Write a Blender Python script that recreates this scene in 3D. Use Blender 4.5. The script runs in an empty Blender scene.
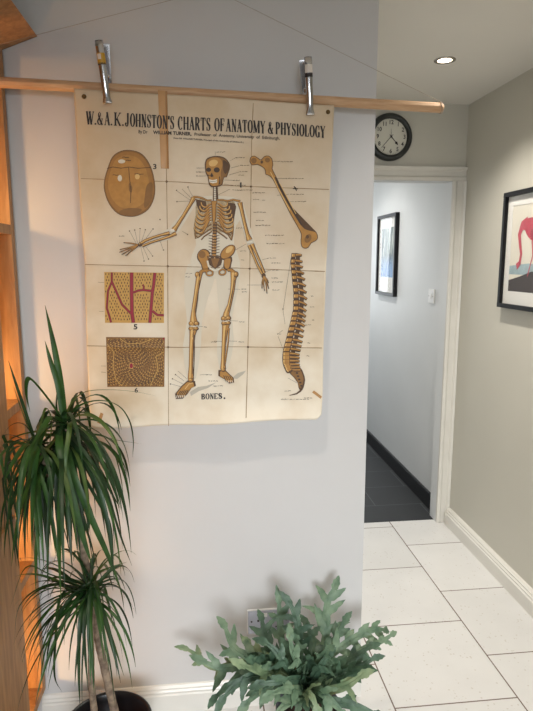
import bpy, bmesh, math, random
from mathutils import Vector, Matrix, noise
random.seed(7)
SC = bpy.context.scene
COL = SC.collection
R = math.radians

# ------------------------------------------------------------------ camera
F = 580.0
CAM = Vector((0, 0, 1.55))
P, YW = R(9.2), R(6.5)
FW = Vector((math.sin(YW)*math.cos(P), math.cos(YW)*math.cos(P), -math.sin(P)))
RT = Vector((math.cos(YW), -math.sin(YW), 0))
UP = RT.cross(FW)
cd = bpy.data.cameras.new('camera')
cam = bpy.data.objects.new('camera', cd); COL.objects.link(cam)
cam.matrix_world = Matrix((( RT.x, UP.x, -FW.x, CAM.x), (RT.y, UP.y, -FW.y, CAM.y), (RT.z, UP.z, -FW.z, CAM.z), (0, 0, 0, 1)))
cd.sensor_fit = 'VERTICAL'; cd.sensor_height = 24.0; cd.lens = F/711*24.0
cd.clip_start = 0.02
SC.camera = cam

def ray(px, py):
    return RT*((px-266.5)/F) - UP*((py-355.5)/F) + FW
def atY(px, py, Y):
    d = ray(px, py); return CAM + d*(Y/d.y)
def atX(px, py, X):
    d = ray(px, py); return CAM + d*(X/d.x)
def atZ(px, py, Z):
    d = ray(px, py); return CAM + d*((Z-CAM.z)/d.z)

# ------------------------------------------------------------------ materials
def srgb(c):
    return tuple((v/12.92 if v <= .04045 else ((v+.055)/1.055)**2.4) for v in (x/255 for x in c)) + (1,)
MATS = {}
def mat(name, rgb, rough=.6, metal=0, var=.0, scale=8, spec=.5, bump=0, bscale=60, rgb2=None, stretch=None, detail=4, emit=None, estr=0, transl=0):
    if name in MATS: return MATS[name]
    m = bpy.data.materials.new(name); m.use_nodes = True
    nt = m.node_tree; b = nt.nodes['Principled BSDF']
    b.inputs['Roughness'].default_value = rough
    b.inputs['Metallic'].default_value = metal
    b.inputs['Specular IOR Level'].default_value = spec
    c1 = srgb(rgb)
    tc = nt.nodes.new('ShaderNodeTexCoord'); mp = nt.nodes.new('ShaderNodeMapping')
    nt.links.new(tc.outputs['Object'], mp.inputs['Vector'])
    if stretch: mp.inputs['Scale'].default_value = stretch
    nz = nt.nodes.new('ShaderNodeTexNoise'); nz.inputs['Scale'].default_value = scale; nz.inputs['Detail'].default_value = detail
    nt.links.new(mp.outputs[0], nz.inputs['Vector'])
    mx = nt.nodes.new('ShaderNodeMix'); mx.data_type = 'RGBA'
    c2 = srgb(rgb2) if rgb2 else tuple(v*(1-var) for v in c1[:3])+(1,)
    rp = nt.nodes.new('ShaderNodeMapRange'); rp.inputs[1].default_value = .35; rp.inputs[2].default_value = .65
    nt.links.new(nz.outputs['Fac'], rp.inputs[0]); nt.links.new(rp.outputs[0], mx.inputs['Factor'])
    mx.inputs['A'].default_value = c1; mx.inputs['B'].default_value = c2
    nt.links.new(mx.outputs['Result'], b.inputs['Base Color'])
    if bump:
        n2 = nt.nodes.new('ShaderNodeTexNoise'); n2.inputs['Scale'].default_value = bscale
        bp = nt.nodes.new('ShaderNodeBump'); bp.inputs['Strength'].default_value = bump; bp.inputs['Distance'].default_value = .002
        nt.links.new(mp.outputs[0], n2.inputs['Vector']); nt.links.new(n2.outputs['Fac'], bp.inputs['Height']); nt.links.new(bp.outputs[0], b.inputs['Normal'])
    if emit:
        b.inputs['Emission Color'].default_value = srgb(emit); b.inputs['Emission Strength'].default_value = estr
    MATS[name] = m
    return m

def wood(name, a, b_, sc=(1, 1, 1), rough=.5):
    if name in MATS: return MATS[name]
    m = bpy.data.materials.new(name); m.use_nodes = True; nt = m.node_tree; b = nt.nodes['Principled BSDF']
    tc = nt.nodes.new('ShaderNodeTexCoord'); mp = nt.nodes.new('ShaderNodeMapping'); mp.inputs['Scale'].default_value = sc
    nt.links.new(tc.outputs['Object'], mp.inputs['Vector'])
    nz = nt.nodes.new('ShaderNodeTexNoise'); nz.inputs['Scale'].default_value = 10; nz.inputs['Detail'].default_value = 6; nz.inputs['Distortion'].default_value = .6
    nt.links.new(mp.outputs[0], nz.inputs['Vector'])
    cr = nt.nodes.new('ShaderNodeValToRGB'); cr.color_ramp.elements[0].position = .3; cr.color_ramp.elements[1].position = .7
    cr.color_ramp.elements[0].color = srgb(b_); cr.color_ramp.elements[1].color = srgb(a)
    nt.links.new(nz.outputs['Fac'], cr.inputs[0]); nt.links.new(cr.outputs[0], b.inputs['Base Color'])
    b.inputs['Roughness'].default_value = rough
    MATS[name] = m; return m

def tiles(name, base, grout, tx, ty, x0, y0, gw, rough, stag=.5, speck=None, swap=False):
    m = bpy.data.materials.new(name); m.use_nodes = True; nt = m.node_tree; b = nt.nodes['Principled BSDF']
    L = nt.links.new
    tc = nt.nodes.new('ShaderNodeTexCoord'); sp = nt.nodes.new('ShaderNodeSeparateXYZ'); L(tc.outputs['Object'], sp.inputs[0])
    def M(op, a, c=None, c2=None):
        n = nt.nodes.new('ShaderNodeMath'); n.operation = op
        for i, v in enumerate((a, c, c2)):
            if v is None: continue
            if isinstance(v, (int, float)): n.inputs[i].default_value = v
            else: L(v, n.inputs[i])
        return n.outputs[0]
    X, Y = (sp.outputs[1], sp.outputs[0]) if swap else (sp.outputs[0], sp.outputs[1])
    u = M('DIVIDE', M('SUBTRACT', X, x0), tx)
    col = M('FLOOR', u)
    fu = M('SUBTRACT', u, col)
    odd = M('ABSOLUTE', M('MODULO', col, 2.0))
    v = M('ADD', M('DIVIDE', M('SUBTRACT', Y, y0), ty), M('MULTIPLY', odd, stag))
    row = M('FLOOR', v); fv = M('SUBTRACT', v, row)
    du = M('MULTIPLY', M('MINIMUM', fu, M('SUBTRACT', 1.0, fu)), tx)
    dv = M('MULTIPLY', M('MINIMUM', fv, M('SUBTRACT', 1.0, fv)), ty)
    d = M('MINIMUM', du, dv)
    g = M('LESS_THAN', d, gw/2)
    n1 = nt.nodes.new('ShaderNodeTexNoise'); n1.inputs['Scale'].default_value = 5; n1.inputs['Detail'].default_value = 5; L(tc.outputs['Object'], n1.inputs['Vector'])
    cmb = nt.nodes.new('ShaderNodeCombineXYZ'); L(col, cmb.inputs[0]); L(row, cmb.inputs[1])
    wn = nt.nodes.new('ShaderNodeTexWhiteNoise'); L(cmb.outputs[0], wn.inputs['Vector'])
    val = M('ADD', M('MULTIPLY', n1.outputs['Fac'], .16), M('MULTIPLY', wn.outputs['Value'], .05))
    val = M('ADD', val, .86)
    hs = nt.nodes.new('ShaderNodeHueSaturation'); hs.inputs['Color'].default_value = srgb(base); L(val, hs.inputs['Value'])
    c = hs.outputs[0]
    if speck:
        vo = nt.nodes.new('ShaderNodeTexVoronoi'); vo.inputs['Scale'].default_value = 60; L(tc.outputs['Object'], vo.inputs['Vector'])
        n3 = nt.nodes.new('ShaderNodeTexNoise'); n3.inputs['Scale'].default_value = 25; L(tc.outputs['Object'], n3.inputs['Vector'])
        s = M('MULTIPLY', M('LESS_THAN', vo.outputs['Distance'], .22), M('GREATER_THAN', n3.outputs['Fac'], .54))
        mx = nt.nodes.new('ShaderNodeMix'); mx.data_type = 'RGBA'; L(M('MULTIPLY', s, .45), mx.inputs['Factor']); L(c, mx.inputs['A']); mx.inputs['B'].default_value = srgb(speck); c = mx.outputs['Result']
    mx = nt.nodes.new('ShaderNodeMix'); mx.data_type = 'RGBA'; L(g, mx.inputs['Factor']); L(c, mx.inputs['A']); mx.inputs['B'].default_value = srgb(grout)
    L(mx.outputs['Result'], b.inputs['Base Color'])
    L(M('ADD', M('MULTIPLY', g, .4), rough), b.inputs['Roughness'])
    bp = nt.nodes.new('ShaderNodeBump'); bp.inputs['Strength'].default_value = .4; bp.inputs['Distance'].default_value = .001
    L(M('SUBTRACT', 1.0, g), bp.inputs['Height']); L(bp.outputs[0], b.inputs['Normal'])
    return m

WALL = mat('main_wall_paint', (206, 205, 204), .42, var=.03, scale=2, bump=.12, bscale=45, spec=.4)
WALLR = mat('hall_wall_paint', (204, 201, 189), .5, var=.03, scale=2, bump=.10, bscale=45, spec=.35)
WALLC = mat('corridor_wall_paint', (222, 224, 224), .55, var=.03, scale=3, bump=.1)
CEIL = mat('ceiling_paint', (232, 229, 221), .7, var=.02, scale=3)
TRIM = mat('gloss_trim_paint', (226, 223, 215), .3, var=.02)
TRIMO = mat('door_frame_paint', (214, 211, 202), .35, var=.05, scale=12)
BLACKTRIM = mat('black_skirting_paint', (18, 19, 21), .4, var=.1)
OAK = wood('rod_wood', (208, 172, 134), (184, 142, 102), (1.2, 14, 14), .5)
PINE = wood('bookcase_wood', (182, 136, 86), (146, 102, 60), (6, 6, .7), .5)
FLOORM = tiles('cream_stone_tiles', (221, 220, 217), (112, 94, 84), .457, .457, .196, 1.9795, .005, .3, speck=(176, 166, 150))
SLATE = tiles('dark_slate_tiles', (36, 38, 40), (92, 95, 96), .30, .60, 3.43, 1.096, .005, .6, swap=True)

# ------------------------------------------------------------------ mesh helpers
def link(name, me, mats, parent=None):
    o = bpy.data.objects.new(name, me); COL.objects.link(o)
    if not isinstance(mats, (list, tuple)): mats = [mats]
    for m in mats: me.materials.append(m)
    if parent: o.parent = parent
    return o
class MB:
    def __init__(s): s.v = []; s.f = []; s.mi = []; s.sm = []
    def add(s, vs, fs, mi=0, smooth=False):
        n = len(s.v); s.v += [tuple(v) for v in vs]
        for f in fs: s.f.append([n+i for i in f]); s.mi.append(mi); s.sm.append(smooth)
    def box(s, a, b, mi=0):
        x0, y0, z0 = a; x1, y1, z1 = b
        s.add([(x0,y0,z0),(x1,y0,z0),(x1,y1,z0),(x0,y1,z0),(x0,y0,z1),(x1,y0,z1),(x1,y1,z1),(x0,y1,z1)],
              [(0,3,2,1),(4,5,6,7),(0,1,5,4),(1,2,6,5),(2,3,7,6),(3,0,4,7)], mi)
    def prism(s, prof, fn, t0, t1, mi=0, smooth=False):     # profile extruded; fn(u,v,t)->xyz
        n = len(prof)
        vs = [fn(u, v, t0) for u, v in prof]+[fn(u, v, t1) for u, v in prof]
        fs = [(i, (i+1) % n, n+(i+1) % n, n+i) for i in range(n)]
        s.add(vs, fs, mi, smooth); s.add(vs[:n], [tuple(range(n))[::-1]], mi); s.add(vs[n:], [tuple(range(n))], mi)
    def tube(s, pts, rad, seg=10, mi=0, cap=True, smooth=True):
        pts = [Vector(p) for p in pts]
        rs = rad if isinstance(rad, (list, tuple)) else [rad]*len(pts)
        prev = None; rings = []
        for i, p in enumerate(pts):
            t = (pts[min(i+1, len(pts)-1)]-pts[max(i-1, 0)]).normalized()
            if prev is None:
                a = Vector((0, 0, 1)) if abs(t.z) < .9 else Vector((1, 0, 0))
                n = t.cross(a).normalized()
            else:
                n = (prev - t*prev.dot(t)).normalized()
            prev = n; b = t.cross(n)
            rings.append([p+(n*math.cos(k*2*math.pi/seg)+b*math.sin(k*2*math.pi/seg))*rs[i] for k in range(seg)])
        base = len(s.v)
        vs = [v for r in rings for v in r]
        fs = [(i*seg+k, i*seg+(k+1) % seg, (i+1)*seg+(k+1) % seg, (i+1)*seg+k) for i in range(len(pts)-1) for k in range(seg)]
        s.add(vs, fs, mi, smooth)
        if cap:
            s.add(rings[0], [tuple(range(seg))[::-1]], mi); s.add(rings[-1], [tuple(range(seg))], mi)
    def lathe(s, prof, c, seg=40, mi=0, axis='z', smooth=True):   # prof (r, h)
        c = Vector(c); vs = []
        for r, h in prof:
            for k in range(seg):
                a = k*2*math.pi/seg; x, y = r*math.cos(a), r*math.sin(a)
                vs.append(c+(Vector((x, y, h)) if axis == 'z' else Vector((x, -h, y)) if axis == 'y' else Vector((-h, x, y))))
        fs = [(i*seg+k, i*seg+(k+1) % seg, (i+1)*seg+(k+1) % seg, (i+1)*seg+k) for i in range(len(prof)-1) for k in range(seg)]
        s.add(vs, fs, mi, smooth)
    def build(s, name, mats, parent=None, bevel=0, fixn=True):
        me = bpy.data.meshes.new(name); me.from_pydata(s.v, [], s.f); me.update()
        for p, mi, sm in zip(me.polygons, s.mi, s.sm): p.material_index = mi; p.use_smooth = sm
        if fixn:
            bm = bmesh.new(); bm.from_mesh(me); bmesh.ops.remove_doubles(bm, verts=bm.verts, dist=1e-6); bmesh.ops.recalc_face_normals(bm, faces=bm.faces); bm.to_mesh(me); bm.free()
        o = link(name, me, mats, parent)
        if bevel:
            md = o.modifiers.new('bevel', 'BEVEL'); md.width = bevel; md.segments = 2; md.limit_method = 'ANGLE'
        return o
def box(name, a, b, m, parent=None, bevel=0):
    mb = MB(); mb.box(a, b); return mb.build(name, m, parent, bevel)
def struct(o): o['kind'] = 'structure'; return o
def thing(name, label, cat, loc, group=None):
    o = bpy.data.objects.new(name, None); COL.objects.link(o); o.location = loc; o.empty_display_size = .05
    o['label'] = label; o['category'] = cat
    if group: o['group'] = group
    bpy.context.view_layer.update()
    return o
def adopt(root):     # children built in world coordinates -> keep them there
    inv = Matrix.Translation(root.location).inverted()
    for c in root.children: c.matrix_parent_inverse = inv
def tag(o, label, cat, group=None):
    o['label'] = label; o['category'] = cat
    if group: o['group'] = group
    return o

# ------------------------------------------------------------------ room shell
CZ = 2.385
struct(box('floor', (-1.0, -2.6, -.1), (1.58, 3.19, 0), FLOORM))
struct(box('floor_corridor', (.45, 3.19, -.1), (1.58, 6.6, -.001), SLATE))
struct(box('ceiling', (-1.0, -2.6, CZ), (1.58, 6.6, CZ+.1), CEIL))
struct(box('wall_main', (-1.0, 1.835, 0), (.548, 3.16, CZ), WALL))
struct(box('wall_right', (1.46, -2.6, 0), (1.58, 3.16, CZ), WALLR))
struct(box('wall_left', (-1.0, -2.6, 0), (-.88, 1.835, CZ), WALL))
w = MB()   # wall above and beside the door
w.box((.548, 3.16, 2.0), (1.58, 3.25, CZ)); w.box((1.40, 3.16, 0), (1.58, 3.25, 2.0)); w.box((.45, 3.16, 0), (.60, 3.25, 2.0)); w.box((.45,3.16,2.0),(.548,3.25,CZ))
struct(w.build('wall_back', WALLR))
struct(box('wall_corridor_right', (1.432, 3.25, 0), (1.58, 6.6, CZ), WALLC))
struct(box('wall_corridor_left', (.45, 3.25, 0), (.56, 6.6, CZ), WALLC))
w = MB(); w.box((.56, 6.5, 0), (1.432, 6.6, .9)); w.box((.56, 6.5, 2.1), (1.432, 6.6, CZ)); w.box((.56, 6.5, .9), (.66, 6.6, 2.1)); w.box((1.33, 6.5, .9), (1.432, 6.6, 2.1))
struct(w.build('wall_corridor_end', WALLC))
w = MB(); w.box((.66, 6.52, .9), (.70, 6.57, 2.1)); w.box((1.29, 6.52, .9), (1.33, 6.57, 2.1)); w.box((.70, 6.52, .9), (1.29, 6.57, .95)); w.box((.70, 6.52, 2.05), (1.29, 6.57, 2.1)); w.box((.70, 6.53, 1.48), (1.29, 6.56, 1.52))
struct(w.build('window_1', TRIM))
w = MB(); w.box((-.88, -2.6, 0), (1.46, -2.5, .7)); w.box((-.88, -2.6, 2.2), (1.46, -2.5, CZ)); w.box((-.88, -2.6, .7), (-.5, -2.5, 2.2)); w.box((1.1, -2.6, .7), (1.46, -2.5, 2.2))
struct(w.build('wall_behind', WALLR))
w = MB()  # unseen window, added to light the room from behind the camera
for x0, x1 in ((-.5, -.45), (.275, .325), (1.05, 1.1)): w.box((x0, -2.58, .7), (x1, -2.53, 2.2))
for z0 in (.7, 2.15): w.box((-.5, -2.58, z0), (1.1, -2.53, z0+.05))
struct(w.build('added_window', TRIM))

SK = [(0, 0), (.016, 0), (.016, .066), (.0125, .071), (.0135, .078), (.010, .084), (.010, .090), (.005, .098), (0, .100)]
m_ = MB(); m_.prism(SK, lambda u, v, t: (t, 1.835-u, v), -.556, .548); struct(m_.build('baseboard_main', TRIM))
SKR = [(u*2.0, v*1.0) for u, v in SK]
m_ = MB(); m_.prism(SKR, lambda u, v, t: (1.46-u, t, v), -2.5, 3.13); struct(m_.build('baseboard_right', TRIM))
m_ = MB(); m_.prism([(0, 0), (.015, 0), (.015, .095), (.011, .101), (0, .101)], lambda u, v, t: (1.432-u, t, v), 3.25, 6.5); struct(m_.build('baseboard_corridor', BLACKTRIM))

# door frame: stepped architrave + lining
AR = [(0, 0), (0, .014), (.012, .020), (.018, .020), (.024, .014), (.052, .016), (.060, .026), (.072, .030), (.074, .024), (.074, 0)]
d = MB()
d.prism(AR, lambda u, v, t: (1.386+u, 3.16-v, t), 0, 1.985)
d.prism(AR, lambda u, v, t: (.614-u, 3.16-v, t), 0, 1.985)
d.prism(AR, lambda u, v, t: (t, 3.16-v, 1.985+u), .540, 1.46)
d.box((1.386, 3.16, 0), (1.40, 3.25, 1.985), 1); d.box((.60, 3.16, 0), (.614, 3.25, 1.985), 1); d.box((.60, 3.16, 1.985), (1.40, 3.25, 2.0), 1)  # corridor paint on the lining puts the corridor's bluish light into its colour
struct(d.build('door_1', [TRIMO, WALLC], bevel=.0015))

# ------------------------------------------------------------------ bookcase on the left
FX = -.54
bk = thing('bookcase', 'tall honey-coloured wooden bookcase against the left wall, lit orange inside', 'bookcase', (-.70, 1.3, 0))
box('end_board', (-.86, 1.788, .135), (FX, 1.818, 2.14), PINE, bk, .001)
box('back_panel', (-.872, .9, .135), (-.86, 1.818, 2.14), PINE, bk)
box('side_board', (-.86, .9, .135), (FX, .93, 2.14), PINE, bk)
for z in (.135, .585, 1.112, 1.628, 2.14):
    box('shelf', (-.86, .93, z), (FX-.001, 1.788, z+.027), PINE, bk, .001)
box('front_stile', (FX-.02, .93, .162), (FX+.0, 1.645, 2.14), PINE, bk, .0015)
box('plinth', (-.86, .9, 0), (FX-.05, 1.818, .135), PINE, bk)
box('cupboard_door', (FX, 1.0, .17), (FX+.006, 1.632, .835), PINE, bk, .0015)
c = MB()
c.prism([(-.56, 2.135), (-.446, 2.181), (-.475, 2.192), (-.56, 2.158)], lambda u, v, t: (u, t, v), .9, 1.832)
c.build('cornice', PINE, bk)
adopt(bk)

# ------------------------------------------------------------------ rod, string, hook
RY = 1.770
pl, pr = atY(0, 82.3, RY), atY(443, 108, RY)
dirr = (pr-pl).normalized()
pL = pl+dirr*((-.80-pl.x)/dirr.x)
rod = MB(); L_ = (pr-pL).length
rr = .0152
rod.tube([pL, pL+dirr*.003, pL+dirr*(L_-.012), pL+dirr*(L_-.008), pr], [rr*.8, rr, rr*1.0, rr*.98, rr*.72], 8, smooth=False)
ro = rod.build('wooden_rod', OAK, bevel=.002)
tag(ro, 'long pale wooden rod hung across the wall carrying the anatomy chart', 'rod')
hookp = atY(213, -10, 1.815)
STR = mat('string', (158, 144, 126), .8)
s = MB()
ea = pr-dirr*.010; eb = pL+dirr*.010
def loop(c, r=.0165):
    pts = []
    for k in range(13):
        a = k*math.pi/6
        pts.append(Vector((c.x+.0006*k, c.y+math.cos(a)*r, c.z+math.sin(a)*r)))
    s.tube(pts, .0009, 6)
loop(ea); loop(eb); loop(ea-dirr*.004)
s.tube([ea+Vector((0, -.002, .0165)), hookp+Vector((.001, -.004, 0))], .0006, 6)
s.tube([eb+Vector((0, -.002, .0165)), hookp+Vector((-.001, -.004, 0))], .0006, 6)
tag(s.build('hanging_string', STR), 'thin pale string tied from rod ends up to wall hook', 'string')
NAIL = mat('nail_metal', (120, 110, 95), .35, 1)
s = MB(); s.tube([hookp+Vector((0, .021, 0)), hookp+Vector((0, -.010, .0)), hookp+Vector((0, -.012, .006))], .0016, 8)
tag(s.build('wall_hook', NAIL), 'small metal wall hook holding the string above the chart', 'hook')

# ------------------------------------------------------------------ wall chart
PY0 = 1.7485
def lerp_tab(tab, t):
    if t <= tab[0][0]: return tab[0][1]
    for (a, b), (c_, d_) in zip(tab, tab[1:]):
        if t <= c_: return b+(d_-b)*(t-a)/(c_-a)
    return tab[-1][1]
LE = [(88, 73.6), (120, 75.4), (178, 78.4), (225, 81.8), (264, 84.6), (300, 85.2), (346, 86.6), (390, 88.4), (428, 90.5)]
RE = [(104, 334.4), (130, 333.2), (190, 330), (230, 328), (271, 326), (310, 324.6), (348, 323.5), (400, 322.4), (419, 321)]
FOLDH = [[(80, 178.5), (180, 182), (235, 186), (330, 189.5)], [(84, 264.5), (180, 266.5), (235, 268), (326, 271.5)], [(86, 345.8), (180, 347.4), (235, 346.8), (323, 348)]]
FOLDV = [[(88, 164.5), (140, 166), (250, 167.6), (428, 168.6)], [(98, 253.5), (140, 251.7), (290, 249.5), (420, 246)]]
def disp(px, py):     # toward the camera positive
    w_ = noise.noise(Vector((px/70, py/80, 3.1)))*.0050 + noise.noise(Vector((px/28, py/34, 9.1)))*.0012
    for f in FOLDH:
        dd = py-lerp_tab(f, px); w_ += .0016*math.exp(-(dd/3.2)**2) - .0012*math.exp(-((dd-14)/14)**2)
    for f in FOLDV:
        dd = px-lerp_tab(f, py); w_ -= .0013*math.exp(-(dd/3.0)**2)
    b = max(0, (py-392)/32)
    w_ += .016*b*b*(1+.35*math.sin(px/31.0))
    t = max(0, (118-py)/30); w_ *= (1-min(1, t))
    e = max(0, (88-px)/14)+max(0, (px-322)/12)
    w_ += .003*min(1, e)*(1-min(1, t))*math.sin(py/23.0)
    return w_
LAY = .00035
def onp(px, py, lay=0):
    return atY(px, py, PY0-disp(px, py)-(.0007+lay*LAY if lay >= 0 else 0))

def catmull(pts, n=6):
    P_ = [pts[0]*2-pts[1]]+pts+[pts[-1]*2-pts[-2]]; out = []
    for i in range(1, len(P_)-2):
        p0, p1, p2, p3 = P_[i-1:i+3]
        for j in range(n):
            t = j/n; out.append(.5*((2*p1)+(-p0+p2)*t+(2*p0-5*p1+4*p2-p3)*t*t+(-p0+3*p1-3*p2+p3)*t**3))
    out.append(pts[-1]); return out

class Art:       # 2-D drawing in chart coordinates, mapped onto the hanging sheet
    def __init__(s): s.polys = []
    def poly(s, pts, lay, mi): s.polys.append((pts, lay, mi))
    def rib(s, pts, ws, lay, mi):
        n = len(pts)
        if not isinstance(ws, (list, tuple)): ws = [ws]*n
        Lp, Rp = [], []
        for i, (x, y) in enumerate(pts):
            x0, y0 = pts[max(i-1, 0)]; x1, y1 = pts[min(i+1, n-1)]
            dx, dy = x1-x0, y1-y0; l = math.hypot(dx, dy) or 1
            nx, ny = -dy/l, dx/l; h = ws[i]/2
            Lp.append((x+nx*h, y+ny*h)); Rp.append((x-nx*h, y-ny*h))
        for i in range(n-1): s.poly([Lp[i], Lp[i+1], Rp[i+1], Rp[i]], lay, mi)
    def ell(s, cx, cy, rx, ry, lay, mi, rot=0, n=16):
        c_, s_ = math.cos(rot), math.sin(rot)
        s.poly([(cx+rx*math.cos(a)*c_-ry*math.sin(a)*s_, cy+rx*math.cos(a)*s_+ry*math.sin(a)*c_) for a in (k*2*math.pi/n for k in range(n))], lay, mi)
    def ring(s, cx, cy, rx, ry, w, lay, mi, rot=0, n=20, a0=0, a1=2*math.pi):
        c_, s_ = math.cos(rot), math.sin(rot)
        pts = [(cx+rx*math.cos(a)*c_-ry*math.sin(a)*s_, cy+rx*math.cos(a)*s_+ry*math.sin(a)*c_) for a in (a0+(a1-a0)*k/n for k in range(n+1))]
        s.rib(pts, w, lay, mi)
    def build(s, name, mats, parent, maxlen=7):
        bm = bmesh.new(); lay_l = bm.verts.layers.float.new('lay')
        for pts, lay, mi in s.polys:
            vs = [bm.verts.new((x, y, 0)) for x, y in pts]
            for v in vs: v[lay_l] = lay
            try: f = bm.faces.new(vs); f.material_index = mi
            except ValueError: pass
        bmesh.ops.triangulate(bm, faces=bm.faces[:])
        for _ in range(5):
            es = [e for e in bm.edges if e.calc_length() > maxlen]
            if not es: break
            bmesh.ops.subdivide_edges(bm, edges=es, cuts=1)
            bmesh.ops.triangulate(bm, faces=[f for f in bm.faces if len(f.verts) > 3])
        for v in bm.verts:
            x, y = v.co.x, v.co.y
            v.co = onp(x, y, v[lay_l])
        me = bpy.data.meshes.new(name); bm.to_mesh(me); bm.free()
        return link(name, me, mats, parent)

chart = thing('anatomy_chart', 'large aged cream paper anatomy chart with skeleton, clipped to the wooden rod', 'wall chart', (0.02, PY0, 1.04))
def papermat():
    m = bpy.data.materials.new('aged_paper'); m.use_nodes = True; nt = m.node_tree; b = nt.nodes['Principled BSDF']; Lk = nt.links.new
    tc = nt.nodes.new('ShaderNodeTexCoord')
    n1 = nt.nodes.new('ShaderNodeTexNoise'); n1.inputs['Scale'].default_value = 6; n1.inputs['Detail'].default_value = 6; Lk(tc.outputs['Object'], n1.inputs['Vector'])
    cr = nt.nodes.new('ShaderNodeValToRGB'); cr.color_ramp.elements[0].position = .3; cr.color_ramp.elements[1].position = .62
    cr.color_ramp.elements[0].color = srgb((208, 188, 158)); cr.color_ramp.elements[1].color = srgb((233, 223, 204)); Lk(n1.outputs['Fac'], cr.inputs[0])
    # browner towards the top of the old paper, broken up by noise
    sp = nt.nodes.new('ShaderNodeSeparateXYZ'); Lk(tc.outputs['Object'], sp.inputs[0])
    mr = nt.nodes.new('ShaderNodeMapRange'); mr.interpolation_type = 'SMOOTHSTEP'; mr.inputs[1].default_value = 1.15; mr.inputs[2].default_value = 2.0; Lk(sp.outputs[2], mr.inputs[0])
    n2 = nt.nodes.new('ShaderNodeTexNoise'); n2.inputs['Scale'].default_value = 3; Lk(tc.outputs['Object'], n2.inputs['Vector'])
    mm = nt.nodes.new('ShaderNodeMath'); mm.operation = 'MULTIPLY'; Lk(mr.outputs[0], mm.inputs[0]); Lk(n2.outputs['Fac'], mm.inputs[1])
    mx = nt.nodes.new('ShaderNodeMix'); mx.data_type = 'RGBA'; Lk(mm.outputs[0], mx.inputs['Factor']); Lk(cr.outputs[0], mx.inputs['A']); mx.inputs['B'].default_value = srgb((176, 146, 108))
    Lk(mx.outputs['Result'], b.inputs['Base Color']); b.inputs['Roughness'].default_value = .55; b.inputs['Specular IOR Level'].default_value = .3
    return m
PAPER = papermat()
# sheet
NX, NYY = 120, 150
mb = MB(); vs = []
for j in range(NYY+1):
    v = j/NYY
    for i in range(NX+1):
        u = i/NX
        yt = 88.3+(105.2-88.3)*u + .5*math.sin(u*9)
        yb = 428-1.2*u*4 - 4.6*u*u + .8*math.sin(u*14) - (5*max(0, (u-.975)/.025)**2) - (2.5*max(0, (.03-u)/.03)**2)
        y = yt+(yb-yt)*v
        x = lerp_tab(LE, y)*(1-u)+lerp_tab(RE, y)*u
        vs.append((x, y))
fr = [atY(x, y, PY0-disp(x, y)) for x, y in vs]
bkv = [p+Vector((0, .0007, 0)) for p in fr]
W_ = NX+1
fs = [(j*W_+i, (j+1)*W_+i, (j+1)*W_+i+1, j*W_+i+1) for j in range(NYY) for i in range(NX)]
n0 = len(fr)
mb.add(fr+bkv, fs+[tuple(n0+k for k in f[::-1]) for f in fs]
       + [(i, i+1, n0+i+1, n0+i) for i in range(NX)] + [(NYY*W_+i, n0+NYY*W_+i, n0+NYY*W_+i+1, NYY*W_+i+1) for i in range(NX)]
       + [(j*W_, n0+j*W_, n0+(j+1)*W_, (j+1)*W_) for j in range(NYY)] + [(j*W_+NX, (j+1)*W_+NX, n0+(j+1)*W_+NX, n0+j*W_+NX) for j in range(NYY)], 0, True)
mb.build('paper_sheet', PAPER, chart, fixn=False)

INK = mat('black_ink', (38, 30, 28), .6); CAP = mat('caption_ink', (104, 90, 72), .6); FOLD = mat('fold_stain', (150, 122, 86), .6)
OCH = mat('print_ochre', (180, 130, 60), .6, var=.15, scale=60); DOC = mat('print_brown', (88, 60, 32), .6, var=.2, scale=60); LOC = mat('print_light_ochre', (214, 176, 110), .6)
GRY = mat('print_grey', (212, 203, 184), .6); WHT = mat('print_white', (226, 220, 204), .6); RED = mat('print_red', (146, 18, 44), .55); DK = mat('print_dark', (62, 44, 30), .6)
MUS = mat('print_mustard', (198, 156, 82), .6, var=.1, scale=40); SHD = mat('print_ground_shadow', (184, 176, 160), .6); OC2 = mat('print_ochre_tone', (136, 96, 46), .6, var=.12, scale=60)
TAPE = mat('brown_tape', (186, 136, 72), .35, var=.15, scale=30); TAPE2 = mat('brown_tape_edge', (158, 112, 56), .35)
PM = [INK, CAP, FOLD, OCH, DOC, LOC, GRY, WHT, RED, DK, MUS, SHD, OC2, mat('print_cage_tone', (188, 170, 136), .6, rgb2=(150, 130, 98), scale=300), mat('print_mid_ochre', (162, 114, 52), .6, var=.12, scale=60)]
iINK, iCAP, iFOLD, iOCH, iDOC, iLOC, iGRY, iWHT, iRED, iDK, iMUS, iSHD, iOC2, iCAGE, iMID = range(15)

a = Art()
for f in FOLDH:
    xs = [f[0][0]+1+(f[-1][0]-f[0][0]-2)*k/30 for k in range(31)]
    a.rib([(x, lerp_tab(f, x)) for x in xs], [.5+.35*random.random() for _ in xs], 0, iFOLD)
for f in FOLDV:
    ys = [f[0][0]+5+(f[-1][0]-f[0][0]-7)*k/40 for k in range(41)]
    a.rib([(lerp_tab(f, y), y) for y in ys], [.5+.4*random.random() for _ in ys], 0, iFOLD)
for fx in FOLDH:
    for fv in FOLDV:
        y = lerp_tab(fx, 168 if fv is FOLDV[0] else 250); a.ell(lerp_tab(fv, y), y, 1.2, 1.1, 1, iDOC, n=8)
a.build('fold_lines', PM, chart)

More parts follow.
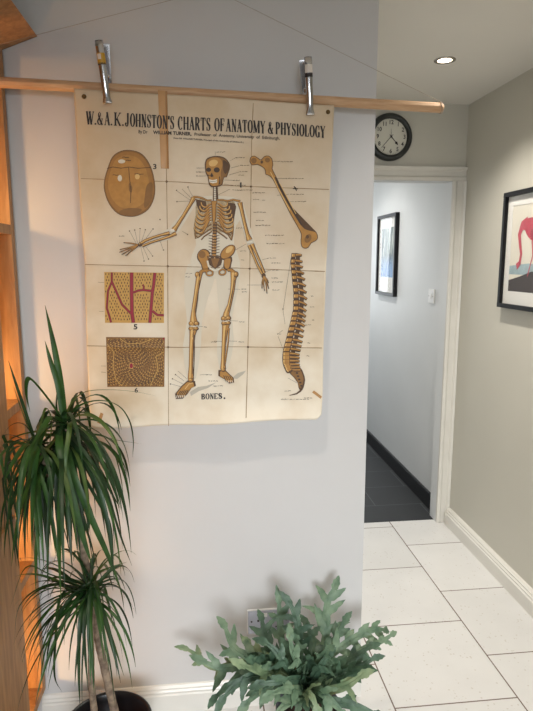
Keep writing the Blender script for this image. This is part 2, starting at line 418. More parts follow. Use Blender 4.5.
# --- title lettering: condensed slab serif, drawn stroke by stroke
T, H_ = .115, .045
def letter(a, ch, x0, wid, base, cap, lay=3, q=1.0):
    def m(p): x = x0+p[0]*wid; return (x, base(x)-p[1]*cap)
    tk, th = 1.75*q, .75*q
    def S(p, q, w, k=1):
        n = max(1, k); pts = [(p[0]+(q[0]-p[0])*i/n, p[1]+(q[1]-p[1])*i/n) for i in range(n+1)]
        a.rib([m(v) for v in pts], w, lay, iINK)
    def serif(x, y, l=.2): S((x-l, y), (x+l, y), .9*q)
    def stem(x, y0=0, y1=1, w=tk, s0=True, s1=True, l=.19):
        S((x, y0), (x, y1), w)
        if s0: serif(x, y0+.03, l)
        if s1: serif(x, y1-.03, l)
    def arc(cx, cy, rx, ry, d0, d1, wv=tk, wh=th, n=14):
        pts, ws = [], []
        for k in range(n+1):
            t = R(d0+(d1-d0)*k/n); pts.append(m((cx+rx*math.cos(t), cy+ry*math.sin(t)))); ws.append(th+(wv-th)*abs(math.cos(t))**1.2)
        a.rib(pts, ws, lay, iINK)
    if ch == 'W':
        S((.1, 1), (.32, 0), tk); S((.32, 0), (.52, 1), th); S((.45, 1), (.68, 0), tk); S((.68, 0), (.92, 1), th); serif(.1, .97, .12); serif(.5, .97, .12); serif(.92, .97, .1)
    elif ch == 'A':
        S((.12, 0), (.48, 1), th); S((.46, 1), (.82, 0), tk); S((.26, .33), (.68, .33), th); serif(.12, .03, .14); serif(.82, .03, .17)
    elif ch == 'K':
        stem(.22); S((.3, .4), (.85, 1), th); S((.42, .55), (.85, 0), tk); serif(.85, .97, .14); serif(.85, .03, .14)
    elif ch == 'J':
        S((.6, 1), (.6, .2), tk); arc(.36, .2, .24, .2, -180, 0, tk*.8); serif(.6, .97); a.ell(*m((.17, .22)), .8, .9, lay, iINK)
    elif ch == 'O': arc(.5, .5, .36, .49, 0, 360, n=22)
    elif ch == 'H': stem(.2, l=.16); stem(.8, l=.16); S((.2, .5), (.8, .5), th)
    elif ch == 'N': stem(.2, w=th, l=.15); stem(.82, w=th, s0=False, l=.14); S((.22, 1), (.8, 0), tk)
    elif ch == 'S':
        pts = [(.78, .78), (.72, .93), (.5, .98), (.28, .93), (.2, .76), (.3, .6), (.55, .49), (.75, .38), (.8, .22), (.7, .06), (.48, .02), (.26, .07), (.18, .24)]
        ws = [.8, .8, .8, 1.0, 1.5, 1.8, 1.9, 1.8, 1.5, 1.0, .8, .8, .8]; a.rib([m(p) for p in pts], ws, lay, iINK)
        S((.8, .7), (.8, .99), th); S((.17, .01), (.17, .3), th)
    elif ch == 'T': stem(.5, s1=False); S((.08, .96), (.92, .96), .9); S((.1, .74), (.1, .97), th); S((.9, .74), (.9, .97), th)
    elif ch == "'": S((.5, 1), (.4, .72), tk)
    elif ch == 'C': arc(.54, .5, .36, .49, 45, 315, n=18); S((.82, .66), (.82, .98), th)
    elif ch == 'R': stem(.22, l=.16); arc(.4, .74, .34, .24, 90, -90); S((.22, .98), (.42, .98), th); S((.22, .5), (.42, .5), th); S((.5, .5), (.8, .02), tk); serif(.86, .03, .1)
    elif ch == 'P': stem(.24, l=.18); arc(.42, .72, .36, .26, 90, -90); S((.24, .98), (.44, .98), th); S((.24, .46), (.44, .46), th)
    elif ch == 'F': stem(.24, l=.18); S((.24, .97), (.85, .97), th+.1); S((.85, .74), (.85, .98), th); S((.24, .52), (.66, .52), th); S((.66, .4), (.66, .64), th)
    elif ch == 'M': stem(.12, w=th, l=.1); S((.14, 1), (.46, .05), tk); S((.46, .05), (.8, 1), th); stem(.84, l=.12)
    elif ch == 'B': stem(.22, l=.16); arc(.4, .75, .32, .23, 90, -90); arc(.4, .26, .4, .24, 90, -90); S((.22, .98), (.42, .98), th); S((.22, .5), (.44, .5), th); S((.22, .02), (.42, .02), th)
    elif ch == 'E': stem(.24, l=.18); S((.24, .97), (.85, .97), th+.1); S((.24, .03), (.85, .03), th+.1); S((.85, .74), (.85, .98), th); S((.85, .02), (.85, .28), th); S((.24, .52), (.66, .52), th)
    elif ch == 'Y': S((.14, 1), (.5, .45), tk); S((.86, 1), (.5, .45), th); stem(.5, 0, .48, s1=False); serif(.14, .97, .16); serif(.86, .97, .13)
    elif ch == 'I': stem(.5, l=.3)
    elif ch == 'L': stem(.24, l=.18); S((.24, .03), (.85, .03), th+.1); S((.85, .02), (.85, .3), th)
    elif ch == 'G': arc(.52, .5, .36, .49, 45, 330, n=18); S((.8, .66), (.8, .98), th); S((.78, .02), (.78, .42), tk); serif(.76, .42, .18)
    elif ch == '&':
        pts = [(.9, .45), (.75, .15), (.5, .02), (.22, .08), (.12, .28), (.3, .5), (.55, .68), (.6, .85), (.45, .98), (.28, .88), (.3, .7), (.55, .35), (.9, 0)]
        ws = [.7, .8, 1.0, 1.3, 1.5, 1.2, 1.0, 1.0, .8, 1.0, 1.6, 1.7, 1.6]; a.rib([m(p) for p in pts], ws, lay, iINK); serif(.88, .47, .12)
    elif ch == '.': a.ell(*m((.5, .07)), .95, .95, lay, iINK, n=8)
WD = {'W': 1.5, '.': .35, "'": .38, 'I': .55, 'M': 1.35, '&': 1.15, 'S': .88, 'J': .95, 'O': 1.05, 'H': 1.08, 'N': 1.08, 'L': .9, 'F': .88}
TB = [(86, 124.4), (120, 125.8), (178, 129.6), (226, 131.4), (276, 134.2), (326, 138)]
CAPH = [(86, 13.2), (178, 13.2), (226, 12.8), (326, 11.6)]
a = Art()
for txt, x0, x1 in (('W.', 86, 96.4), ('&', 97, 103.2), ('A.', 104.4, 112.6), ('K.', 113.8, 124.4), ("JOHNSTON'S", 125, 174.6), ('CHARTS', 177.6, 211), ('OF', 214.3, 225), ('ANATOMY', 226, 265.6), ('&', 267.8, 273.4), ('PHYSIOLOGY', 275.4, 325.6)):
    tot = sum(WD.get(c_, 1) for c_ in txt); sc_ = (x1-x0)/tot; x = x0
    for c_ in txt:
        wd = WD.get(c_, 1)*sc_
        letter(a, c_, x, wd*.94, lambda q: lerp_tab(TB, q), lerp_tab(CAPH, x)); x += wd
a.build('title_lettering', PM, chart)
a = Art()
x = 201.2
for c_ in 'BONES.':
    letter(a, c_, x, 4.1, lambda q: 399.3-(q-201)*.03, 5.4, 3, .72); x += 4.25
a.build('bottom_lettering', PM, chart)

def textpolys(txt, bold=0):
    cu = bpy.data.curves.new('t', 'FONT'); cu.body = txt; cu.size = 1; cu.resolution_u = 3; cu.offset = bold
    o = bpy.data.objects.new('t', cu); COL.objects.link(o); bpy.context.view_layer.update()
    dg = bpy.context.evaluated_depsgraph_get(); me = bpy.data.meshes.new_from_object(o.evaluated_get(dg))
    vs = [v.co.copy() for v in me.vertices]; fs = [tuple(p.vertices) for p in me.polygons]
    bpy.data.objects.remove(o); bpy.data.curves.remove(cu); bpy.data.meshes.remove(me)
    return vs, fs
def arttext(a, txt, x0, x1, base, cap, lay, mi, bold=.01):
    vs, fs = textpolys(txt, bold)
    mx_ = max(v.x for v in vs); mn = min(v.x for v in vs); k = (x1-x0)/(mx_-mn); ch = cap/.70
    P2 = []
    for v in vs:
        x = x0+(v.x-mn)*k; P2.append((x, base(x)-v.y*ch))
    for f in fs: a.poly([P2[i] for i in f], lay, mi)
a = Art()
def bl(x): return lerp_tab([(138, 133.2), (220, 136.6), (280, 139.6)], x)
arttext(a, 'By Dr', 138.5, 147.5, bl, 3.3, 3, iINK, .02)
arttext(a, 'WILLIAM TURNER,', 153, 191.5, bl, 3.3, 3, iINK, .035)
arttext(a, 'Professor  of  Anatomy, University  of  Edinburgh.', 194.5, 280, bl, 3.0, 3, iINK, .015)
arttext(a, '(Late SIR WILLIAM TURNER, Principal of the University of Edinburgh.)', 173.5, 243.5, lambda x: 138.6+(x-173)*.062, 1.5, 3, iINK, .02)
arttext(a, '3', 153, 156.5, lambda x: 169, 5, 3, iINK, .02)
arttext(a, '5', 133.6, 137.4, lambda x: 329.2, 5, 3, iINK, .02)
arttext(a, '6', 134.6, 138, lambda x: 392.4, 4.6, 3, iINK, .02)
a.rib([(294, 186.2), (295.4, 188), (296.6, 191)], [.6, 1.4, .6], 3, iINK); a.rib([(292.8, 188.6), (297.8, 188.9)], .8, 3, iINK)
arttext(a, '1', 240, 241.6, lambda x: 187.4, 5, 3, iINK, .02)
a.build('small_lettering', PM, chart)

# --- captions and leader lines (illegible at this size: fine scribbled lines)
a = Art()
def scrib(x, y, w):
    q = x
    while q < x+w:
        l = random.uniform(1.2, 3.2); pts = [(q+l*t/4, y+random.uniform(-.32, .32)) for t in range(5)]
        a.rib(pts, random.uniform(.35, .65), 3, iCAP); q += l+random.uniform(.5, 1.0)
def lead(x0, y0, x1, y1, w=.3): a.rib([(x0, y0), (x1, y1)], w, 2, iCAP)
for x, y, w in ((277.5, 161.5, 16), (285.5, 178.5, 17), (290, 194.2, 14), (295, 201.5, 9), (252.5, 192.8, 10), (253, 199.5, 6), (253.5, 212.2, 11), (256, 220.5, 8), (255.5, 225.3, 13), (265, 235.3, 17), (266.5, 243.6, 18), (267, 258.2, 9),
                (271.5, 263, 8), (272, 270, 6), (240, 251, 6), (236, 228, 7), (271.5, 278, 5), (272, 282, 8), (272.5, 290, 7), (241, 260, 3.5), (216.5, 152, 6), (235.5, 157.6, 10), (240, 165.4, 7), (239.5, 171.6, 7), (238.5, 175, 5), (233, 180.3, 6),
                (231, 185.3, 14), (232.5, 190, 20), (241.5, 289, 4), (242, 292, 5), (239, 322, 5), (238.5, 342, 5), (211, 342, 5), (206, 374.8, 5), (208.5, 381, 8), (213.5, 386, 8), (204, 327, 3), (185.5, 273.6, 4), (185.5, 277, 4), (196.5, 168, 3), (196, 172, 3), (196, 176, 3),
                (277, 334, 3), (281, 399.3, 28), (304, 398, 6), (305, 325, 3), (307.5, 343, 2.5), (306.5, 356, 2.5), (311, 296, 2.5), (310, 307, 2.5), (312, 320, 2.5), (284.5, 391, 4), (119, 236, 3), (262, 200.3, 2)):
    scrib(x, y, w)
for l in ((262, 160.8, 276.5, 161.3), (275, 178.3, 285, 178.5), (277, 195.3, 289, 194.3), (286, 201.8, 294, 201.6), (205.5, 168, 199, 168), (205.5, 172, 199, 172), (206, 176, 199, 176), (215.2, 151.5, 215.3, 155.5), (230, 161, 235, 158), (231, 168, 239, 165.8), (229, 175, 239, 172), (224, 180, 233, 180.3), (224, 184, 231, 185.2),
          (230, 189, 216, 196), (291, 258, 283, 310), (283, 310, 285, 324), (283, 330, 278, 334), (278, 336, 288, 362), (288, 378, 297, 383), (228, 289, 240, 289.3), (227, 320.5, 238, 321), (214, 341, 222, 341.5), (229, 341, 237, 341.3),
          (196, 326, 203, 326.6), (200, 374.8, 206, 374.6), (176, 375, 184, 381), (173, 379, 183, 384), (171, 384, 182, 387), (178, 371, 187, 379), (130, 232, 136, 243), (135, 231, 137.5, 243), (140, 230, 139.5, 243), (145, 231, 141, 243), (152, 230, 143, 243), (141, 248, 144, 260), (143, 247, 148, 258),
          (146, 247, 152, 255), (160, 241, 163, 249), (177, 191, 190, 200), (182, 189, 192, 199), (188, 188, 193.5, 198), (178, 201.5, 190, 201), (182, 231, 187, 234), (98, 282.3, 104, 282.5), (99, 311.3, 104, 311.5), (101, 366, 106, 366), (101, 372, 106, 372.5), (247, 285, 262, 285), (246, 244, 232, 252), (262, 260, 269, 258), (263, 272, 271, 270)):
    lead(*l)
for x, y in ((129.5, 231), (134.7, 230), (140, 228.6), (145.3, 229.8), (153, 229), (144, 261), (148.5, 259), (152.5, 256), (163.5, 250), (176.5, 190.3), (188, 187), (177, 201.6), (187.5, 234.4), (283, 309), (160, 219.5), (175.5, 374.6), (172.5, 378.8), (170.5, 384)):
    a.ell(x, y, .75, .75, 3, iCAP, n=6)
o = a.build('caption_lines', PM, chart); o['kind'] = 'stuff'

# --- figure 3: the skull seen from above
a = Art()
SKP = [(129.9, 150), (140.2, 152.7), (147.4, 160), (152.6, 171.3), (155.2, 185.7), (154.2, 198.1), (148.4, 209.5), (138.1, 215.7), (127.8, 216.7), (117.5, 213.6), (109.2, 204.3), (104.5, 192), (104, 181.6), (107.2, 169.2), (112.3, 156.8), (120.6, 151)]
def smoothp(pts, n=3):
    out = []; N = len(pts)
    for i in range(N):
        p0, p1, p2, p3 = (Vector(pts[(i+k-1) % N]) for k in range(4))
        for j in range(n):
            t = j/n; q = .5*((2*p1)+(-p0+p2)*t+(2*p0-5*p1+4*p2-p3)*t*t+(-p0+3*p1-3*p2+p3)*t**3); out.append((q.x, q.y))
    return out
sk = smoothp(SKP)
def scl(pts, k, cx, cy): return [(cx+(x-cx)*k, cy+(y-cy)*k) for x, y in pts]
a.poly(sk, 0, iDOC); a.poly(scl(sk, .985, 129.3, 183), 1, iOC2); a.poly(scl(sk, .94, 127.6, 181.5), 2, iMID); a.poly(scl(sk, .80, 124.5, 177), 3, iOCH)
a.poly(smoothp([(119, 212), (126, 208.5), (134, 208), (142, 209.5), (137, 213.8), (128, 215.6)]), 4, iOC2)
a.poly(smoothp([(146, 188), (149, 183), (152.6, 184), (152, 198), (147, 207), (144, 206)]), 4, iOC2)
a.rib([(107, 168.5), (113, 167), (121, 168.2), (129, 167), (138, 168.3), (151, 167.4)], .7, 4, iDOC)
a.rib([(128.6, 167), (129.5, 178), (131, 190), (130.5, 203)], [.6, .7, .9, .6], 4, iDOC)
a.poly(smoothp([(129, 183), (132.2, 187), (131.4, 193), (129, 190)]), 4, iOC2)
for c_ in ((121.6, 161.4, 3.6, 2.0), (119.8, 178.2, 2.2, 3.2), (137.3, 176.6, 2.4, 2.8)): a.ell(*c_, 5, iGRY if c_[0] < 130 else iLOC)
for x, y, w in ((122, 157.2, 7), (126, 160.4, 5), (112.5, 175, 6), (134.5, 174, 9)): a.rib([(x, y), (x+w*.3, y-.3), (x+w*.6, y+.3), (x+w, y)], .6, 5, iDK)
a.build('skull_top_picture', PM, chart, 2.6)

# --- figures 5 and 6: tissue panels
a = Art()
P5 = [(104.2, 272), (164, 272.8), (164, 323), (105, 322.8)]
a.poly(P5, 0, iMUS)
VES = [([(111.8, 272.5), (111.8, 281.7), (108, 291), (106.8, 308), (109.3, 316), (111.1, 322.6)], 1.3), ([(111.8, 281.7), (116.9, 293), (122, 304.5), (130.8, 313.5)], 1.5), ([(131.6, 272.6), (131.6, 293), (132, 313.5), (133.4, 322.7)], 2.9),
       ([(154.9, 272.8), (153.6, 285.5), (152.4, 292), (151, 308.5), (149.8, 322.8)], 2.4), ([(133.4, 292.6), (138, 290.6), (143.5, 290), (152.4, 291)], 1.6), ([(143.5, 290), (143.9, 286.5), (142.5, 284.5)], 1.2), ([(152.4, 311), (157.5, 315), (164, 315.2)], 1.7)]
def near_ves(x, y):
    for pts, w in VES:
        for (x0, y0), (x1, y1) in zip(pts, pts[1:]):
            dx, dy = x1-x0, y1-y0; t = max(0, min(1, ((x-x0)*dx+(y-y0)*dy)/(dx*dx+dy*dy)))
            if math.hypot(x-x0-dx*t, y-y0-dy*t) < w/2+1.3: return True
    return False
y = 274
k = 0
while y < 322:
    x = 106+(k % 2)*1.4
    while x < 163:
        xx, yy = x+random.uniform(-.4, .4), y+random.uniform(-.5, .5)
        if not near_ves(xx, yy): a.rib([(xx, yy-1.05), (xx+.12, yy), (xx, yy+1.05)], [.4, 1.1, .4], 2, iDOC)
        x += 2.8
    y += 3.0; k += 1
for pts, w in VES:
    a.rib(pts, w+.9, 1, iDOC); a.rib(pts, w, 3, iRED)
a.build('vessel_panel_picture', PM, chart, 2.6)
a = Art()
a.poly([(106, 337), (165, 337.5), (164.3, 386.9), (107.3, 386.9)], 0, iOC2)
cx, cy = 131.3, 365.8
def inp(x, y): return 107.4 < x < 163.6 and 338.6 < y < 386
r = 2.4; k = 0
while r < 42:
    n = max(6, int(2*math.pi*r/3.3)); off = random.random()*6.28
    for q in range(n):
        t0 = off+q*2*math.pi/n; t1 = t0+(2*math.pi/n)*.66
        pts = []
        for tt in (t0, (t0+t1)/2, t1):
            wv = 1+.07*math.sin(3*tt+r*.3); pts.append((cx+r*1.08*wv*math.cos(tt), cy+r*.92*wv*math.sin(tt)))
        if all(inp(*p) for p in pts): a.rib(pts, [.3, .85, .3], 2, iDK if r < 26 else iDOC)
        t2 = (t1+t0+2*math.pi/n)/2; rr_ = r+.9
        p = (cx+rr_*1.08*math.cos(t2), cy+rr_*.92*math.sin(t2))
        if inp(*p): a.ell(p[0], p[1], .8, .45, 1, iMUS, t2+1.57, 6)
    r += 1.9
a.ell(cx, cy, 2.3, 3.2, 3, iMUS); a.ell(cx, cy, 1.7, 2.5, 4, iRED)
a.rib([(108, 345), (114, 352), (113, 366), (116, 380), (122, 386)], .7, 3, iMUS); a.rib([(120, 338.5), (128, 344), (142, 343), (152, 339)], .7, 3, iMUS); a.rib([(164, 352), (156, 356), (158, 370), (150, 386)], .7, 3, iMUS)
a.ell(163.6, 338.6, .8, 1.2, 3, iRED)
a.build('bone_section_picture', PM, chart, 2.6)

# --- the skeleton
a = Art()
def bone(pts, ws, lay=3, hi=True, edge=1.1, fill=iOCH):
    if not isinstance(ws, (list, tuple)): ws = [ws]*len(pts)
    a.rib([(x+.25, y+.1) for x, y in pts], [w+edge for w in ws], lay, iDOC)
    a.rib(pts, ws, lay+1, fill)
    if hi: a.rib([(x-w*.14, y) for (x, y), w in zip(pts, ws)], [w*.34 for w in ws], lay+2, iLOC)
# pale flesh outline
for p in ([(196, 200), (206, 196), (224, 196), (240, 200), (243, 215), (236, 226), (234, 245), (240, 262), (228, 275), (215, 279), (200, 275), (190, 262), (196, 245), (194, 225), (196, 212)],
          [(188, 264), (204, 268), (215, 276), (208, 298), (202, 322), (201, 345), (196, 378), (187, 378), (183, 345), (187, 322), (184, 290)],
          [(216, 276), (226, 268), (240, 262), (238, 290), (232, 318), (234, 340), (228, 368), (219, 368), (217, 340), (220, 318)]):
    a.poly(smoothp(p, 2), 0, iGRY)
a.poly([(194, 196), (198, 201), (178, 233), (168, 240), (142, 248), (139, 243), (168, 229), (182, 212)], 0, iGRY)
a.poly([(238, 200), (243, 203), (254, 240), (266, 270), (262, 275), (248, 246), (238, 214)], 0, iGRY)
# ground shadows
a.poly([(190, 392), (198, 387), (206, 386), (216, 382.5), (208, 388), (199, 391), (191, 396)], 0, iSHD)
a.poly([(232, 378), (238, 373), (246, 370.6), (243, 374.5), (237, 379)], 0, iSHD)
# skull
cr = smoothp([(205.1, 162.2), (207.6, 157.9), (215.5, 155.9), (224, 157.3), (228.9, 162.2), (230.1, 167), (228.3, 173.2), (226.5, 177.4), (224.6, 176.2), (223, 181.7), (221.6, 185.4), (215.5, 187.2), (210, 186), (208.2, 180.5), (207.6, 176.8), (205.7, 173.2), (204.9, 167)])
a.poly(cr, 5, iDOC); a.poly(scl(cr, .93, 216.5, 170.5), 6, iOC2)
a.poly(smoothp([(206.5, 163), (209, 159), (215.5, 157.4), (221, 159.5), (222.5, 165), (220.8, 172), (221, 178), (219, 184), (214.5, 186), (210.6, 184.5), (209.3, 178), (206.6, 171)]), 7, iOCH)
a.poly(smoothp([(209, 162), (214, 159.5), (218, 162), (215, 166), (210, 166)]), 8, iLOC)
for c_ in ((208.6, 169.7, 2.5, 2.2), (216.8, 169.9, 3.0, 2.6)): a.ell(*c_, 9, iDK)
a.poly([(211.8, 172.4), (213.6, 176.3), (211.4, 177), (209.9, 176)], 9, iDK)
a.poly([(209.2, 179.4), (213, 180.2), (217, 179.2), (217, 182.4), (212.6, 183.4), (209.4, 182.2)], 9, iWHT)
a.rib([(209.2, 180.9), (213, 181.8), (217, 180.8)], .4, 10, iDK); a.rib([(219.6, 176.5), (219.8, 180), (219, 184)], .9, 9, iDK); a.rib([(207.5, 174.8), (209.5, 175.6)], .8, 9, iDK)
a.poly(smoothp([(223.5, 160), (228, 163), (229, 168), (226, 174), (223.4, 171), (222.8, 165)]), 8, iDOC)
# neck and lumbar spine
a.rib([(215.3, 186.5), (215.6, 200.5)], [4.6, 5.6], 3, iDOC); a.rib([(214.8, 186.5), (215, 200.5)], [1.8, 2.2], 4, iGRY)
for k in range(6): a.rib([(213, 188.5+k*2), (218, 188.7+k*2)], .35, 5, iDK)
a.rib([(215, 222), (214.6, 236), (213.6, 260)], [3.8, 4.6, 5.2], 3, iDK)
for k in range(13):
    yy = 223.5+k*2.85; a.rib([(212.6-k*.02, yy), (216.4-k*.05, yy+.2)], 1.7, 5, iOCH if k > 3 else iOC2)
    if k > 3: a.rib([(208.6, yy+.3), (213.4, yy+1.1), (219.6, yy+.2)], [.5, 1.0, .5], 4, iDOC); a.rib([(209, yy-.3), (213.4, yy+.4), (219.4, yy-.5)], .35, 5, iWHT)
# rib cage
a.poly(smoothp([(196.5, 201), (205, 198.5), (215, 202), (226, 199.5), (234.5, 202), (234.5, 215), (233.5, 230), (231.6, 240), (226, 233), (217, 227), (213, 229), (205, 233), (196, 239), (193.5, 228), (195.5, 215)], 2), 1, iCAGE)
a.poly([(195.6, 199), (205.8, 201.3), (206.9, 206.9), (204.6, 211.3), (200.1, 212.3), (196.8, 205.6)], 2, iDOC)
a.poly([(227.1, 202.4), (235, 203.5), (236.2, 206.9), (233.3, 222.6), (229.4, 221.5), (226.4, 212.5)], 2, iDOC)
Q = lambda x, y: (190+x/8.883, 190+y/8.883)
def cv(pts, n=4):
    return [tuple(v) for v in catmull([Vector(p) for p in pts], n)]
def cw(w0, w1, n): return [w0+(w1-w0)*math.sin(math.pi*min(1, (i+.6)/n)) for i in range(n)]
for k, (xl, yl) in enumerate(((98, 108), (86, 140), (74, 178), (62, 215), (52, 250), (45, 290), (42, 330))):
    ys = 118+k*24; pts = [Q(xl, yl), Q(xl+8, yl+28), Q((xl+188)/2-8, yl+46+k*.5), Q(165, ys+14), Q(190, ys+4)]
    pts = cv(pts); n_ = len(pts); a.rib([(x, y+.5) for x, y in pts], cw(1.2, 2.3, n_), 3, iDK); a.rib(pts, cw(.9, 1.6, n_), 4, iOCH); a.rib([(x, y-.3) for x, y in pts[1:n_//2+1]], .45, 5, iLOC); a.rib([Q(120, yl+60), Q(160, ys+26), Q(188, ys+15)], .9, 2, iWHT)
for k, (xr, yr) in enumerate(((335, 108), (352, 140), (364, 175), (372, 212), (380, 250), (384, 290), (382, 330))):
    ys = 112+k*26; pts = [Q(xr, yr), Q(xr-8, yr+30), Q((xr+240)/2+8, yr+40), Q(268, ys+16), Q(242, ys+4)]
    pts = cv(pts); n_ = len(pts); a.rib([(x, y+.5) for x, y in pts], cw(1.2, 2.3, n_), 3, iDK); a.rib(pts, cw(.9, 1.6, n_), 4, iOCH); a.rib([(x, y-.3) for x, y in pts[1:n_//2+1]], .45, 5, iLOC); a.rib([Q(315, yr+55), Q(275, ys+28), Q(246, ys+15)], .9, 2, iWHT)
for pts in ([(42, 365), (60, 385), (110, 350), (190, 300)], [(42, 395), (70, 420), (120, 385), (192, 335)], [(100, 440), (125, 410), (194, 365)], [(380, 365), (360, 400), (300, 345), (238, 300)], [(375, 400), (365, 440), (340, 395), (240, 330)], [(330, 430), (300, 405), (240, 365)], [(50, 430), (46, 380), (50, 320)], [(368, 445), (380, 390), (386, 320)]):
    pts = [Q(*p) for p in pts]; a.rib([(x, y+.4) for x, y in pts], 1.3, 3, iDK); a.rib(pts, .9, 4, iOC2)
a.poly([Q(185, 95), Q(245, 95), Q(235, 130), Q(234, 240), Q(216, 312), Q(196, 270), Q(192, 150)], 5, iDOC)
a.poly([Q(190, 99), Q(240, 99), Q(228, 130), Q(226, 238), Q(215, 300), Q(202, 268), Q(198, 150)], 6, iOCH)
bone([Q(190, 90), Q(150, 92), Q(110, 72), Q(65, 62), Q(28, 62)], [1.2, 1.2, 1.2, 1.3, 1.8], 5, False, .8); bone([Q(242, 88), Q(290, 88), Q(330, 98), Q(380, 86), Q(445, 100)], [1.2, 1.2, 1.2, 1.3, 1.8], 5, False, .8)
# arms
bone([(193.6, 197.8), (190.5, 203.5), (183, 216), (176.5, 226), (173.6, 230)], [4.2, 2.8, 2.4, 3.0, 4.8], 7)
bone([(169.4, 232.8), (161, 234.8), (152.5, 237.5), (145, 240.6), (139.4, 244.1)], [2.6, 1.7, 1.6, 1.9, 2.2], 6)
bone([(176, 233.2), (169, 236.5), (160, 239.4), (150, 242.6), (142.2, 246)], [3.0, 2.0, 1.5, 1.4, 1.6], 7)
a.ell(172.3, 230.3, 2.2, 1.4, 10, iWHT); a.ell(139.8, 244.8, 2.6, 1.9, 8, iDOC)
for e in ((123.5, 242.6), (119.7, 249.7), (119.3, 252.3), (121.6, 254.6), (125.3, 256)):
    m2 = ((139+e[0])/2, (245+e[1])/2-(.6 if e[1] < 245 else -.1)); a.rib([(139, 245), m2, e], [1.7, 1.3, .8], 8, iDK); a.rib([(138, 244.8), m2, (e[0]+1.5, e[1])], [.8, .6, .4], 9, iOCH)
bone([(239.6, 202.5), (241.3, 209), (244.2, 222), (247.2, 234), (249.3, 240)], [4.2, 2.8, 2.4, 2.8, 5.0], 7)
bone([(251.9, 244), (255.5, 252), (259.5, 261), (262.3, 268), (264.1, 273)], [3.0, 1.8, 1.5, 1.5, 2.0], 6)
bone([(248.8, 245), (252.6, 254), (257.3, 265), (262.2, 274)], [2.4, 1.6, 1.5, 1.9], 7)
a.rib([(246.8, 242.6), (252.6, 241.6)], 1.7, 10, iWHT); a.ell(263.6, 275.8, 2.2, 2.8, 8, iDOC)
for e in ((262, 288.5), (264.6, 291), (267, 293.6), (268.8, 289), (268.6, 283)):
    m2 = ((264+e[0])/2+(.8 if e[0] > 266 else -.8), (276+e[1])/2); a.rib([(264, 276), m2, e], [1.6, 1.4, .9], 8, iDK); a.rib([(263.8, 276), m2, (e[0], e[1]-2)], [.8, .6, .4], 9, iOCH)
# pelvis
a.ell(203.8, 256.2, 6.8, 7.4, 4, iDOC, .3); a.ell(203.6, 256, 5.7, 6.2, 5, iOCH); a.ell(202.2, 254.6, 3.4, 3.6, 6, iOC2)
a.ell(227.8, 252.2, 9.4, 5.6, 4, iDOC, -.75); a.ell(227.8, 252, 8.4, 4.7, 5, iOCH, -.75); a.ell(229.2, 249.6, 4.4, 2.4, 6, iLOC, -.75)
a.poly(smoothp([(198, 258), (206, 259), (209.5, 266), (208, 271), (203, 271), (201, 265)], 2), 4, iDOC); a.poly(smoothp([(199.5, 259), (205.5, 260.5), (208, 266.5), (207, 269.5), (203.6, 269.5), (202, 265)], 2), 5, iOCH)
a.poly(smoothp([(223, 258), (232, 257), (231.4, 264), (229.6, 270), (225, 270), (222.8, 265)], 2), 4, iDOC); a.poly(smoothp([(224.5, 259.5), (230.4, 258.5), (230, 264), (228.4, 268.6), (225.6, 268.4), (224.2, 264.6)], 2), 5, iOCH)
a.poly([(207, 256), (224, 256), (221, 265), (215.2, 269), (209.5, 265)], 5, iDOC)
a.poly([(211, 258.5), (219.6, 258.5), (217, 265.5), (215, 268.5), (213, 265.5)], 6, iOC2)
a.rib([(207.4, 260.6), (208.6, 266), (211.2, 269.4), (215.3, 270.6), (219.6, 269.2), (222.4, 265.6), (223, 260)], 1.8, 7, iGRY); a.rib([(210, 268.6), (215.3, 270.8), (220.6, 268.6)], 1.2, 8, iWHT)
a.ring(209.6, 273, 3.4, 2.6, 1.9, 7, iDOC); a.ring(209.6, 273, 3.4, 2.6, 1.1, 8, iOCH); a.ring(222.4, 272.2, 3.3, 2.7, 1.9, 7, iDOC, -.3); a.ring(222.4, 272.2, 3.3, 2.7, 1.1, 8, iOCH, -.3)
# legs
bone([(208, 270.2), (202.4, 270.8), (199.4, 274)], [2.4, 2.6, 4.0], 7, False)
bone([(198.9, 272.8), (198.5, 278), (195.8, 294), (193.4, 310), (193.2, 317), (193.8, 325.6)], [6.4, 4.4, 3.2, 3.2, 5.0, 8.0], 8)
a.rib([(190.4, 325.9), (194, 326.7), (197.8, 325.5)], .7, 12, iWHT)
bone([(193.4, 327), (192.2, 335), (191.3, 350), (190.8, 365), (190.6, 379)], [8.0, 4.8, 3.6, 3.2, 5.2], 8)
a.rib([(194.4, 335), (194.5, 352), (193.6, 376)], .8, 11, iDOC); a.ell(191.9, 338.3, 1.0, 1.5, 11, iLOC, n=8)
bone([(227.5, 270), (231, 270), (233.8, 273)], [2.2, 2.6, 4.0], 7, False)
bone([(233.9, 272.5), (233.2, 280), (232.2, 291), (229.2, 305), (226.4, 313), (225.8, 320.4)], [6.6, 4.2, 3.2, 3.2, 4.8, 8.2], 8)
a.rib([(222.6, 320.8), (226, 321.6), (229.4, 320.2)], .7, 12, iWHT)
bone([(226, 321.8), (224.8, 331), (223.6, 345), (223, 358), (222.9, 369)], [7.6, 4.8, 3.2, 2.8, 4.8], 8)
bone([(228.8, 328), (228, 342), (224.8, 364)], [1.2, .9, 1.0], 7, False, .6)
